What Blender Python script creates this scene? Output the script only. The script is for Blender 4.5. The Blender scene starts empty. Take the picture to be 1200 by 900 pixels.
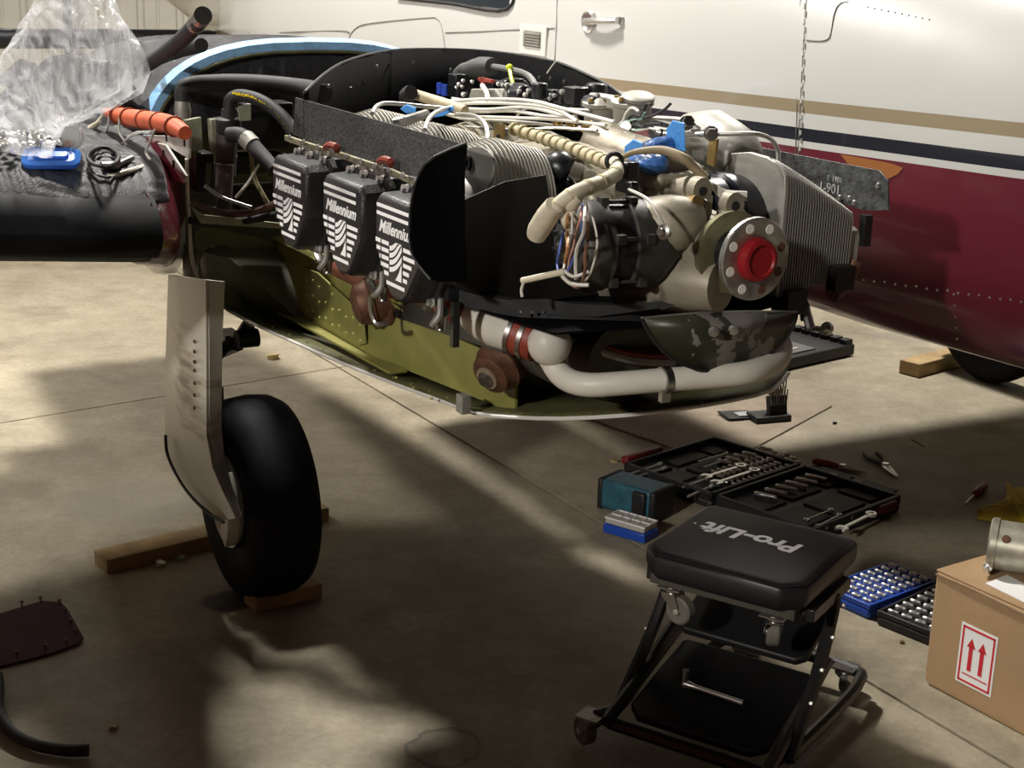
import bpy, math, random
from math import sin, cos, pi, radians, sqrt, tan
from mathutils import Vector, Matrix
random.seed(7)
SC = bpy.context.scene
COL = SC.collection

# ---------------------------------------------------------------- camera
FPX, PITCH, ROLL, CH = 1750.0, radians(16.3), .03, 1.72
cd = bpy.data.cameras.new('camera'); cam = bpy.data.objects.new('camera', cd); COL.objects.link(cam)
_c = Vector((0, cos(PITCH), -sin(PITCH))); _r0 = Vector((1, 0, 0)); _u0 = Vector((0, sin(PITCH), cos(PITCH)))
_r = _r0*cos(ROLL)+_u0*sin(ROLL); _u = _u0*cos(ROLL)-_r0*sin(ROLL)
m = Matrix((_r, _u, -_c)).transposed().to_4x4(); m.translation = (0, 0, CH); cam.matrix_world = m
cd.sensor_width = 36; cd.lens = 36*FPX/1200; cd.clip_start = .05; cd.clip_end = 100
SC.camera = cam
SC.view_settings.view_transform = 'Standard'; SC.view_settings.look = 'None'
SC.view_settings.gamma = 1; SC.view_settings.use_curve_mapping = False
SC.view_settings.exposure = 0.7

# ---------------------------------------------------------------- world and lamps
wd = bpy.data.worlds.new('world'); SC.world = wd; wd.use_nodes = True
wd.node_tree.nodes['Background'].inputs[0].default_value = (.10, .10, .11, 1)
wd.node_tree.nodes['Background'].inputs[1].default_value = .3
O3 = Vector((-0.649, 3.807, 0)); FW = Vector((.5, -.8660254, 0)); IN = Vector((.8660254, .5, 0))
def fr(a, b, z): return O3+FW*a+IN*b+Vector((0, 0, z))
# plane-frame position, power, size: downward bays, the weakest added to brighten the back wall, and one far tilted flood lamp
LAMPS = [(-1.5, -.05, 4.9, 260, 1.0), (-4.6, -3.5, 5.1, 270, 1.2), (-8.8, 1.0, 5.0, 75, 1.2), (-2.0, 3.7, 4.9, 230, 1.2), (5.0, -8.6, 5.0, 2100, 1.0)]
for i, (a, b, z, pw, sz) in enumerate(LAMPS):
    ld = bpy.data.lights.new('bay_light', 'SPOT' if i == 4 else 'AREA'); ld.energy = pw; ld.color = (1, .955, .885)
    lo = bpy.data.objects.new('bay_light', ld); COL.objects.link(lo); lo.location = fr(a, b, z-.06)
    if i == 4:
        ld.spot_size = radians(48); ld.spot_blend = .6; ld.shadow_soft_size = .3
        lo.rotation_euler = (fr(.6, .7, .7)-lo.location).to_track_quat('-Z', 'Y').to_euler()
    else: ld.shape = 'SQUARE'; ld.size = sz*.42

# ---------------------------------------------------------------- pixel helpers (plane frame: a forward, b inboard, z up)
def ray(x, y): return _c+_r*((x-600)/FPX)+_u*((450-y)/FPX)
CA = (Vector((0, 0, 0))-O3).dot(FW); CB = (Vector((0, 0, 0))-O3).dot(IN)
def E(x, y, b):
    d = ray(x, y); t = (b-CB)/d.dot(IN); return Vector((CA+d.dot(FW)*t, b, CH+d.z*t))
def EA(x, y, a):
    d = ray(x, y); t = (a-CA)/d.dot(FW); return Vector((a, CB+d.dot(IN)*t, CH+d.z*t))
def W(x, y, z=0.):
    d = ray(x, y); t = (z-CH)/d.z; return Vector((d.x*t, d.y*t, z))

# ---------------------------------------------------------------- materials
MATS = {}
def mat(name, col, rough=.5, metal=0., var=0., vs=8., bump=0., bs=40., coat=0., col2=None, trans=0., alpha=1., ior=1.45, emit=None, spec=.5):
    if name in MATS: return MATS[name]
    m = bpy.data.materials.new(name); m.use_nodes = True; nt = m.node_tree; P = nt.nodes['Principled BSDF']
    P.inputs['Base Color'].default_value = (*col, 1); P.inputs['Roughness'].default_value = rough; P.inputs['Metallic'].default_value = metal
    P.inputs['Coat Weight'].default_value = coat; P.inputs['Coat Roughness'].default_value = .05
    P.inputs['Transmission Weight'].default_value = trans; P.inputs['Alpha'].default_value = alpha; P.inputs['IOR'].default_value = ior
    P.inputs['Specular IOR Level'].default_value = spec
    if emit: P.inputs['Emission Color'].default_value = (*col, 1); P.inputs['Emission Strength'].default_value = emit
    tc = nt.nodes.new('ShaderNodeTexCoord')
    if var or col2:
        n = nt.nodes.new('ShaderNodeTexNoise'); n.inputs['Scale'].default_value = vs; n.inputs['Detail'].default_value = 6; n.inputs['Roughness'].default_value = .65
        nt.links.new(tc.outputs['Object'], n.inputs['Vector'])
        r = nt.nodes.new('ShaderNodeValToRGB'); r.color_ramp.elements[0].position = .35; r.color_ramp.elements[1].position = .65
        c1 = [max(0, c*(1-var)) for c in col]; c2 = col2 or [min(1, c*(1+var)) for c in col]
        r.color_ramp.elements[0].color = (*c1, 1); r.color_ramp.elements[1].color = (*c2, 1)
        nt.links.new(n.outputs['Fac'], r.inputs['Fac']); nt.links.new(r.outputs['Color'], P.inputs['Base Color'])
    if bump:
        n2 = nt.nodes.new('ShaderNodeTexNoise'); n2.inputs['Scale'].default_value = bs; n2.inputs['Detail'].default_value = 4
        nt.links.new(tc.outputs['Object'], n2.inputs['Vector'])
        b = nt.nodes.new('ShaderNodeBump'); b.inputs['Strength'].default_value = bump; b.inputs['Distance'].default_value = .005
        nt.links.new(n2.outputs['Fac'], b.inputs['Height']); nt.links.new(b.outputs['Normal'], P.inputs['Normal'])
    MATS[name] = m; return m

white = mat('white_paint', (.60, .585, .54), .28, coat=.3, var=.03, vs=3)
whited = mat('stained_white_paint', (.60, .57, .50), .4, var=.15, vs=9)
maroon = mat('maroon_paint', (.105, .012, .022), .18, coat=.6)
black = mat('black_baffle', (.0035, .0035, .004), .8, bump=.1, spec=.06)
blackp = mat('black_gloss_paint', (.010, .011, .014), .33, bump=.15, bs=60)
rubber = mat('black_rubber', (.016, .016, .017), .65, var=.3, vs=20)
tyre = mat('tire_rubber', (.011, .0115, .014), .72, var=.3, vs=14, spec=.14)
boot = mat('boot_rubber', (.009, .010, .012), .6, var=.4, vs=7, spec=.25)
grit = mat('rough_baffle_fabric', (.05, .05, .05), .85, var=.5, vs=120, bump=.6, bs=160)
alu = mat('aluminium', (.62, .61, .58), .35, 1., var=.12, vs=14)
alud = mat('cast_grey_metal', (.30, .29, .26), .55, .5, var=.2, vs=18, bump=.2)
fin = mat('cylinder_fin_metal', (.50, .48, .43), .5, .35, var=.12, vs=20)
finn = mat('grey_head_metal', (.33, .32, .29), .5, .35, var=.12, vs=10, bump=.1)
case_ = mat('crankcase_paint', (.28, .25, .19), .5, .25, var=.22, vs=9, bump=.15)
steel = mat('chrome', (.86, .86, .85), .3, .9)
steeld = mat('dull_steel', (.40, .39, .37), .35, 1., var=.15, vs=30)
olive = mat('zinc_green_primer', (.21, .20, .055), .45, var=.18, vs=7)
olived = mat('dark_olive_primer', (.085, .083, .034), .5, var=.3, vs=9)
ylw = mat('yellow_plastic', (.75, .62, .03), .4)
tan_ = mat('tan_sleeve', (.50, .43, .28), .6, var=.15, vs=30, bump=.2)
cream = mat('cream_sleeve', (.60, .55, .42), .55, var=.1, vs=30)
wire = mat('white_wire', (.68, .66, .60), .35)
brass = mat('brass_fitting', (.36, .25, .10), .4, .8)
rust = mat('rusty_brown_metal', (.12, .055, .032), .55, .4, var=.4, vs=18)
red = mat('red_plastic', (.27, .012, .016), .4, spec=.3)
orange = mat('orange_silicone', (.62, .115, .045), .5, var=.12, vs=30)
redsil = mat('red_silicone', (.22, .035, .02), .5, var=.2, vs=30)
ductw = mat('white_duct_paint', (.60, .57, .50), .42, var=.06, vs=12)
bluetape = mat('blue_tape', (.06, .25, .62), .5, bump=.3, bs=80)
ltblue = mat('pale_blue_tape', (.24, .45, .70), .6, var=.15, vs=40, bump=.3, bs=90)
bluecap = mat('blue_anodized', (.03, .08, .5), .3)
clearp = mat('clear_plastic', (.95, .95, .97), .12, trans=1., ior=1.2)
blueclear = mat('blue_translucent_plastic', (.08, .25, .75), .15, trans=.45, ior=1.3)
altm = mat('alternator_grey', (.060, .057, .052), .5, .4, var=.2, vs=12, bump=.2)
altb = mat('alternator_black_band', (.014, .014, .015), .45)
wood = mat('pine_lumber', (.36, .25, .12), .7, var=.25, vs=12, bump=.2)
card = mat('cardboard', (.36, .235, .125), .75, var=.08, vs=5, bump=.1)
carddark = mat('cardboard_edge', (.20, .12, .06), .8)
paper = mat('white_paper', (.75, .75, .74), .6)
redink = mat('red_ink', (.50, .02, .03), .6)
vinyl = mat('black_vinyl', (.013, .011, .013), .42, bump=.05, bs=30)
framem = mat('black_powder_coat', (.012, .012, .012), .35)
tray = mat('black_case_plastic', (.012, .012, .013), .5)
blueplastic = mat('blue_case_plastic', (.012, .06, .36), .35)
teal = mat('teal_case', (.02, .085, .12), .5, var=.3, vs=20)
castw = mat('grey_caster_rubber', (.13, .12, .10), .5)
glove = mat('yellow_cloth', (.52, .38, .03), .8, var=.15, vs=20, bump=.3)
glass = mat('cabin_glass', (.02, .025, .03), .08, spec=.6)
text_w = mat('white_print', (.97, .97, .96), .6)
purple = mat('maroon_inspection_panel', (.060, .022, .032), .8, var=.1, spec=.2)

# ---------------------------------------------------------------- mesh builder
SPLIT = set('hub_bolt door_screw crankcase_bolt fuel_nozzle case_stud cylinder_pad bolt_hole through_bolt cooling_slot rail_screw sealant_blob baffle_rivet lip_rivet harness_tape_turn fuel_servo servo_screw scoop_fitting manifold_screw lifting_lug lug_hole baffle_rail hose_tie vent_louver duct_clamp duct_coupling terminal_boot leg_collar mount_bracket accessory_case actuator_body moulded_insert strip_slot frame_bolt drain_elbow exhaust_port_flange socket_block fuel_line line_fitting drawer safety_wire adjusting_bracket'.split())
class MB:
    def __init__(s): s.v = []; s.f = []; s.mi = []; s.cur = 0
    def add(s, vs, fs):
        o = len(s.v); s.v += [tuple(v) for v in vs]; s.f += [[o+i for i in f] for f in fs]; s.mi += [s.cur]*len(fs); return s
    def mat(s, i): s.cur = i; return s
    def box(s, c, d, R=None):
        R = R or Matrix.Identity(3); c = Vector(c); vs = []
        for x in (-1, 1):
            for y in (-1, 1):
                for z in (-1, 1): vs.append(c+R@Vector((x*d[0]/2, y*d[1]/2, z*d[2]/2)))
        return s.add(vs, [(0, 1, 3, 2), (4, 6, 7, 5), (0, 4, 5, 1), (2, 3, 7, 6), (0, 2, 6, 4), (1, 5, 7, 3)])
    def prism(s, pts, off):
        off = Vector(off); p = [Vector(q) for q in pts]; n = len(p)
        return s.add(p+[q+off for q in p], [list(range(n))[::-1], [n+i for i in range(n)]]+[(i, (i+1) % n, n+(i+1) % n, n+i) for i in range(n)])
    def rings(s, R, closed=True, caps=True):
        n = len(R[0]); vs = [p for r in R for p in r]; fs = []
        for k in range(len(R)-1):
            for i in range(n if closed else n-1):
                j = (i+1) % n; fs.append((k*n+i, k*n+j, (k+1)*n+j, (k+1)*n+i))
        if caps and closed: fs += [list(range(n))[::-1], [(len(R)-1)*n+i for i in range(n)]]
        return s.add(vs, fs)
    def lathe(s, c, ax, prof, n=24, caps=True, sx=1., up=None):
        ax = Vector(ax).normalized(); c = Vector(c); up = Vector(up) if up else (Vector((0, 0, 1)) if abs(ax.z) < .9 else Vector((1, 0, 0)))
        e1 = ax.cross(up).normalized(); e2 = e1.cross(ax)
        return s.rings([[c+ax*t+(e1*cos(2*pi*i/n)*sx+e2*sin(2*pi*i/n))*r for i in range(n)] for t, r in prof], caps=caps)
    def cyl(s, p0, p1, r, r1=None, n=12):
        p0 = Vector(p0); p1 = Vector(p1); L = (p1-p0).length
        return s.lathe(p0, p1-p0, [(0, r), (L, r if r1 is None else r1)], n)
    def hexb(s, p, ax, r=.006, h=.005):
        p = Vector(p); ax = Vector(ax).normalized(); s.lathe(p, ax, [(0, r*1.3), (h*.25, r*1.3)], 10); return s.lathe(p, ax, [(h*.2, r), (h, r), (h*1.01, r*.5)], 6)
    def tube(s, pts, r, n=8, sub=5, caps=True):
        P = [Vector(p) for p in pts]; rr = list(r) if isinstance(r, (list, tuple)) else [r]*len(P); Q = []; Rr = []
        for i in range(len(P)-1):
            p0 = P[max(0, i-1)]; p1 = P[i]; p2 = P[i+1]; p3 = P[min(len(P)-1, i+2)]
            k = sub if len(P) > 2 else 1
            for j in range(k):
                t = j/k; Q.append(.5*((2*p1)+(p2-p0)*t+(2*p0-5*p1+4*p2-p3)*t*t+(3*p1-p0-3*p2+p3)*t**3)); Rr.append(rr[i]*(1-t)+rr[i+1]*t)
        Q.append(P[-1]); Rr.append(rr[-1]); up = None; R = []
        for i, q in enumerate(Q):
            d = (Q[min(i+1, len(Q)-1)]-Q[max(i-1, 0)])
            d = d.normalized() if d.length > 1e-9 else Vector((0, 0, 1))
            if up is None: up = Vector((0, 0, 1)) if abs(d.z) < .9 else Vector((1, 0, 0))
            e1 = d.cross(up).normalized(); up = e1.cross(d).normalized()
            R.append([q+(e1*cos(2*pi*k/n)+up*sin(2*pi*k/n))*Rr[i] for k in range(n)])
        return s.rings(R, caps=caps)
    def ball(s, c, r, n=14, sq=(1, 1, 1)):
        c = Vector(c); R = []
        for k in range(1, n//2):
            t = pi*k/(n//2); R.append([c+Vector((cos(2*pi*i/n)*sin(t)*sq[0], sin(2*pi*i/n)*sin(t)*sq[1], cos(t)*sq[2]))*r for i in range(n)])
        o = len(s.v); s.rings(R, caps=False); N = len(R)
        s.add([c+Vector((0, 0, r*sq[2])), c-Vector((0, 0, r*sq[2]))], [])
        t0 = len(s.v)-2; nf = [[t0, o+i, o+(i+1) % n] for i in range(n)]+[[t0+1, o+(N-1)*n+(i+1) % n, o+(N-1)*n+i] for i in range(n)]
        s.f += nf; s.mi += [s.cur]*len(nf); return s
    def grid(s, fn, nu, nv):
        vs = [fn(i/nu, j/nv) for i in range(nu+1) for j in range(nv+1)]
        return s.add(vs, [(i*(nv+1)+j, (i+1)*(nv+1)+j, (i+1)*(nv+1)+j+1, i*(nv+1)+j+1) for i in range(nu) for j in range(nv)])
    def mesh(s, name, mats, ang=38, recalc=True):
        me = bpy.data.meshes.new(name); me.from_pydata(s.v, [], s.f)
        mats = mats if isinstance(mats, (list, tuple)) else [mats]
        for m in mats: me.materials.append(m)
        if len(mats) > 1: me.polygons.foreach_set('material_index', s.mi)
        if recalc:
            import bmesh
            b = bmesh.new(); b.from_mesh(me); bmesh.ops.recalc_face_normals(b, faces=b.faces[:]); b.to_mesh(me); b.free()
        me.polygons.foreach_set('use_smooth', [True]*len(me.polygons))
        me.set_sharp_from_angle(angle=radians(ang)); me.update()
        return me
    def build(s, name, mats, parent=None, bevel=0, ang=38, solid=0, loc=None, rz=0, recalc=True):
        if name in SPLIT:
            ps = s.pieces()
            if len(ps) > 1:
                os_ = [p.build1(name, mats, parent, bevel, ang, solid, loc, rz, recalc) for p in ps]
                return os_[0]
        return s.build1(name, mats, parent, bevel, ang, solid, loc, rz, recalc)
    def pieces(s):
        n = len(s.v); par = list(range(n))
        def find(i):
            while par[i] != i: par[i] = par[par[i]]; i = par[i]
            return i
        for f in s.f:
            a = find(f[0])
            for i in f[1:]: par[find(i)] = a
        used = sorted({find(f[0]) for f in s.f}); G = {r: [[1e9]*3, [-1e9]*3, [r]] for r in used}
        for i in range(n):
            r = find(i)
            if r in G:
                for k in range(3): G[r][0][k] = min(G[r][0][k], s.v[i][k]); G[r][1][k] = max(G[r][1][k], s.v[i][k])
        L = list(G.values()); ch = True
        while ch:
            ch = False; i = 0
            while i < len(L):
                j = i+1
                while j < len(L):
                    if all(L[i][0][k]-.0004 <= L[j][1][k] and L[j][0][k]-.0004 <= L[i][1][k] for k in range(3)):
                        for k in range(3): L[i][0][k] = min(L[i][0][k], L[j][0][k]); L[i][1][k] = max(L[i][1][k], L[j][1][k])
                        L[i][2] += L[j][2]; L.pop(j); ch = True
                    else: j += 1
                i += 1
        who = {r: k for k, l in enumerate(L) for r in l[2]}; out = [MB() for _ in L]; mp = [{} for _ in L]
        for f, mi in zip(s.f, s.mi):
            k = who[find(f[0])]; g = []
            for i in f:
                if i not in mp[k]: mp[k][i] = len(out[k].v); out[k].v.append(s.v[i])
                g.append(mp[k][i])
            out[k].f.append(g); out[k].mi.append(mi)
        return out
    def build1(s, name, mats, parent=None, bevel=0, ang=38, solid=0, loc=None, rz=0, recalc=True):
        o = bpy.data.objects.new(name, s.mesh(name, mats, ang, recalc)); COL.objects.link(o)
        if parent: o.parent = parent
        if loc is not None: o.location = loc; o.rotation_euler.z = rz
        if solid:
            md = o.modifiers.new('solid', 'SOLIDIFY'); md.thickness = solid; md.offset = 0
        if bevel:
            md = o.modifiers.new('bevel', 'BEVEL'); md.width = bevel; md.segments = 2; md.limit_method = 'ANGLE'; md.angle_limit = radians(40)
        return o
def tag(o, label=None, cat=None, group=None, kind=None):
    if label: o['label'] = label
    if cat: o['category'] = cat
    if group: o['group'] = group
    if kind: o['kind'] = kind
    return o
def thing(name, label, cat, loc=(0, 0, 0), rz=0, group=None):
    o = bpy.data.objects.new(name, None); COL.objects.link(o); o.location = loc; o.rotation_euler = (0, 0, rz); o.empty_display_size = .1
    return tag(o, label, cat, group)
def copy_obj(o, parent=None, **kw):
    c = o.copy(); COL.objects.link(c)
    if parent: c.parent = parent
    for k, v in kw.items(): setattr(c, k, v)
    return c
def text_mesh(body, size, shear=0., depth=.0006, bold=0.):
    cu = bpy.data.curves.new('t', 'FONT'); cu.body = body; cu.size = size; cu.shear = shear; cu.extrude = depth; cu.offset = bold; cu.align_x = 'CENTER'; cu.align_y = 'CENTER'; cu.resolution_u = 4
    o = bpy.data.objects.new('t', cu); COL.objects.link(o); dg = bpy.context.evaluated_depsgraph_get(); dg.update()
    me = bpy.data.meshes.new_from_object(o.evaluated_get(dg)); vs = [v.co.copy() for v in me.vertices]; fs = [list(p.vertices) for p in me.polygons]
    bpy.data.objects.remove(o); bpy.data.curves.remove(cu); bpy.data.meshes.remove(me)
    return vs, fs

# ---------------------------------------------------------------- setting
RX0, RX1, RY0, RY1, RZ = -11., 9., -6., 14., 5.6
def concrete():
    m = bpy.data.materials.new('concrete'); m.use_nodes = True; nt = m.node_tree; P = nt.nodes['Principled BSDF']; L = nt.links.new
    tc = nt.nodes.new('ShaderNodeTexCoord')
    def noise(sc, det=8, ro=.6):
        n = nt.nodes.new('ShaderNodeTexNoise'); n.inputs['Scale'].default_value = sc; n.inputs['Detail'].default_value = det; n.inputs['Roughness'].default_value = ro; L(tc.outputs['Object'], n.inputs['Vector']); return n
    def ramp(n, p0, p1, c0, c1):
        r = nt.nodes.new('ShaderNodeValToRGB'); r.color_ramp.elements[0].position = p0; r.color_ramp.elements[1].position = p1; r.color_ramp.elements[0].color = (*c0, 1); r.color_ramp.elements[1].color = (*c1, 1); L(n.outputs[0], r.inputs[0]); return r
    def mix(a, b, mode, f=1.):
        x = nt.nodes.new('ShaderNodeMix'); x.data_type = 'RGBA'; x.blend_type = mode; x.inputs[0].default_value = f; L(a.outputs[0] if hasattr(a, 'outputs') else a, x.inputs[6]); L(b.outputs[0] if hasattr(b, 'outputs') else b, x.inputs[7]); return x.outputs[2]
    base = ramp(noise(1.3, 8, .6), .3, .7, (.33, .285, .205), (.42, .37, .27))
    mot = ramp(noise(5, 12, .75), .36, .64, (.66, .65, .62), (1, 1, 1))
    fine = ramp(noise(45, 6, .75), .35, .65, (.78, .78, .77), (1, 1, 1))
    st = ramp(noise(2.1, 4, .5), .34, .42, (.62, .60, .58), (1, 1, 1))
    x = mix(base, mot, 'MULTIPLY'); x = mix(x, fine, 'MULTIPLY'); x = mix(x, st, 'MULTIPLY', .6)
    # shaped stains: oil by the tire, a ring left by a can, grey damp patches
    sep = nt.nodes.new('ShaderNodeSeparateXYZ')
    wob = noise(9, 3, .5); vm = nt.nodes.new('ShaderNodeVectorMath'); vm.operation = 'MULTIPLY_ADD'
    L(wob.outputs['Color'], vm.inputs[0]); vm.inputs[1].default_value = (.09, .09, 0)
    L(tc.outputs['Object'], vm.inputs[2])
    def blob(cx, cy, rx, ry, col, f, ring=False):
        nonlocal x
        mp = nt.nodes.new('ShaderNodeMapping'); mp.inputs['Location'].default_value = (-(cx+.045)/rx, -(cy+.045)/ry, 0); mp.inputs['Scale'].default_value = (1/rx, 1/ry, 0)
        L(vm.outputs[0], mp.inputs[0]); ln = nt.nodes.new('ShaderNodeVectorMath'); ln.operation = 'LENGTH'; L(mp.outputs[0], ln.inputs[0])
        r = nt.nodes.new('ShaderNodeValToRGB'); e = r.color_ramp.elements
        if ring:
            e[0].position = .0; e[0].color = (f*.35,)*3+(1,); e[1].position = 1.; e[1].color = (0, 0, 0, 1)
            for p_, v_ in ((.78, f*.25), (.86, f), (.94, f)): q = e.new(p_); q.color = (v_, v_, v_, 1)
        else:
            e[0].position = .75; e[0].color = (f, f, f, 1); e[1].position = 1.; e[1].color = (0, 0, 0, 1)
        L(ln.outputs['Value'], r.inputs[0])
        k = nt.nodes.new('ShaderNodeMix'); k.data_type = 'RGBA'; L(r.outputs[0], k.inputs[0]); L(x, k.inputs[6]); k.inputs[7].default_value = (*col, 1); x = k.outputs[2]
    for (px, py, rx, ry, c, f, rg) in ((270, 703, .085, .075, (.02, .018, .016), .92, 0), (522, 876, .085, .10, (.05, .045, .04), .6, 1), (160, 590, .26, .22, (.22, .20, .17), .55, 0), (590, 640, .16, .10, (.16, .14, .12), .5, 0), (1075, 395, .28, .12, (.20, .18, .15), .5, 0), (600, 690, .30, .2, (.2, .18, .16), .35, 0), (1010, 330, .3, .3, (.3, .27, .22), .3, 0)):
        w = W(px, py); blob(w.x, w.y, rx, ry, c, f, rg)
    L(x, P.inputs['Base Color']); P.inputs['Roughness'].default_value = .62
    b = nt.nodes.new('ShaderNodeBump'); b.inputs['Strength'].default_value = .5; b.inputs['Distance'].default_value = .004
    L(noise(35, 8, .7).outputs[0], b.inputs['Height']); L(b.outputs[0], P.inputs['Normal'])
    return m
conc = concrete()
groove = mat('joint_filler', (.10, .085, .07), .9)
A0, A1 = W(345, 400), W(1170, 890); B0, B1 = W(60, 486), W(431, 425)
dA = (A1-A0).normalized(); dB = (B1-B0).normalized()
tt = ((B0-A0).x*dB.y-(B0-A0).y*dB.x)/(dA.x*dB.y-dA.y*dB.x); XX = A0+dA*tt      # where the two joints cross
fl = MB().box((((RX0+RX1)/2), (RY0+RY1)/2, -.06), (RX1-RX0, RY1-RY0, .1)).build('floor', groove); tag(fl, kind='structure')
def clip(poly, P, n):
    out = []
    for i in range(len(poly)):
        a, b = poly[i], poly[(i+1) % len(poly)]; da = (a-P).dot(n); db = (b-P).dot(n)
        if da >= 0: out.append(a)
        if da*db < 0: out.append(a+(b-a)*(da/(da-db)))
    return out
nA = Vector((-dA.y, dA.x, 0)); nB = Vector((-dB.y, dB.x, 0)); g = .0055
for sa in (-1, 1):
    for sb in (-1, 1):
        q = [Vector((RX0, RY0, 0)), Vector((RX1, RY0, 0)), Vector((RX1, RY1, 0)), Vector((RX0, RY1, 0))]
        q = clip(q, XX+nA*sa*g, nA*sa); q = clip(q, XX+nB*sb*g*.7, nB*sb)
        MB().prism([v-Vector((0, 0, .03)) for v in q], (0, 0, .03)).build('slab', conc, fl)
# unseen cabinet added outside the view to shade the floor before the wheel
t = thing('shade_cabinet', 'unseen waist high dark red cabinet added outside the view to shade the floor', 'cabinet', fr(1.78, -1.76, 0), -pi/3)
cabm = mat('cabinet_red', (.16, .02, .02), .4)
MB().box((0, 0, .68), (2.4, .46, 1.16)).build('shade_cabinet_body', cabm, t, bevel=.01)
MB().box((0, 0, .05), (1.8, .36, .1)).build('plinth', mat('cabinet_black', (.02, .02, .02), .5), t)
_d = MB()
for _i in range(4): _d.box((0, .24, .24+.235*_i), (2.0, .03, .21))
_d.build('drawer', cabm, t, bevel=.004)
# corrugated wall
wallm = mat('beige_metal_siding', (.46, .44, .385), .5, var=.05, vs=3); wallin = mat('hangar_lining', (.10, .096, .088), .85)
prof = []; x = RX0
while x < RX1:
    for dx, dz in ((0, 0), (.05, .0), (.065, .022), (.10, .022), (.115, 0), (.20, 0), (.207, .008), (.222, .008), (.229, 0)): prof.append((x+dx, dz))
    x += .305
prof.append((RX1, 0))
wb = MB(); n = len(prof); wb.add([(px, 12.0-pz, 0) for px, pz in prof]+[(px, 12.0-pz, RZ) for px, pz in prof], [(i, i+1, n+i+1, n+i) for i in range(n-1)])
tag(wb.build('wall_back', wallm, ang=20), kind='structure')
MB().box((-3.53, 11.88, RZ/2), (.035, .12, RZ)).build('post', mat('dark_steel_post', (.05, .045, .04), .6), bpy.data.objects['wall_back'])
for nm, c, d in (('wall_left', (RX0, 3, RZ/2), (.1, 18.4, RZ)), ('wall_right', (RX1, 3, RZ/2), (.1, 18.4, RZ)), ('wall_front', (-1, RY0, RZ/2), (20, .1, RZ)), ('ceiling', (-1, 3, RZ+.05), (20, 18.4, .1))):
    tag(MB().box(c, d).build(nm, wallin), kind='structure')
for i, (a, b, z, pw, sz) in enumerate(LAMPS):
    t = thing('bay_lamp', 'unseen square overhead lamp hung under the ceiling, outside the view', 'lamp', fr(a, b, z), -pi/3, 'overhead hangar lamps')
    MB().box((0, 0, .03), (sz*.46, sz*.46, .06)).box((0, 0, (RZ-z)/2+.03), (.02, .02, RZ-z-.06)).build('lamp_housing', mat('lamp_white', (.6, .6, .6), .5), t)
# ================================================================ AIRPLANE (children modelled in the plane frame)
AP = thing('airplane', 'twin engined airplane, white over maroon with gold and black stripes, its near engine uncowled', 'airplane', O3, -pi/3)
def part(mb, name, mats, parent=None, **kw): return mb.build(name, mats, parent or AP, **kw)
def V3(*a): return Vector(a)
# ---- fuselage
FS = [(-5.9, .05, 1.05, 1.5), (-5.4, .12, 1.02, 1.62), (-5.0, .22, .98, 1.72), (-4.5, .36, .93, 1.82), (-4.0, .485, .87, 1.92), (-3.4, .565, .81, 2.02), (-2.6, .595, .76, 2.1), (-1.5, .60, .735, 2.15), (-.3, .60, .73, 2.1), (.7, .60, .73, 2.0), (1.3, .58, .75, 1.88), (1.8, .53, .78, 1.76), (2.4, .42, .84, 1.6), (3.0, .24, .93, 1.42), (3.3, .06, 1.05, 1.25)]
def fsec(a):
    for i in range(len(FS)-1):
        if a <= FS[i+1][0] or i == len(FS)-2:
            t = (a-FS[i][0])/(FS[i+1][0]-FS[i][0]); t = max(0, min(1, t)); return [FS[i][k]*(1-t)+FS[i+1][k]*t for k in (1, 2, 3)]
def fb(a, z):
    w, zb, zt = fsec(a); zm = zb+(zt-zb)*.42
    if z < zm: u = min(1, (zm-z)/(zm-zb)); e = 3.0
    else: u = min(1, (z-zm)/(zt-zm)); e = 2.3
    return 1.8-w*max(0, 1-u**e)**(1/e)
def fring(a, n=56):
    w, zb, zt = fsec(a); zm = zb+(zt-zb)*.42; R = []
    for i in range(n):
        t = 2*pi*i/n; c, s_ = cos(t), sin(t); e = 2.3 if s_ > 0 else 3.0
        R.append((a, 1.8-w*math.copysign(abs(c)**(2/e), c), zm+(zt-zm if s_ > 0 else zm-zb)*math.copysign(abs(s_)**(2/e), s_)))
    return R
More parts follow.
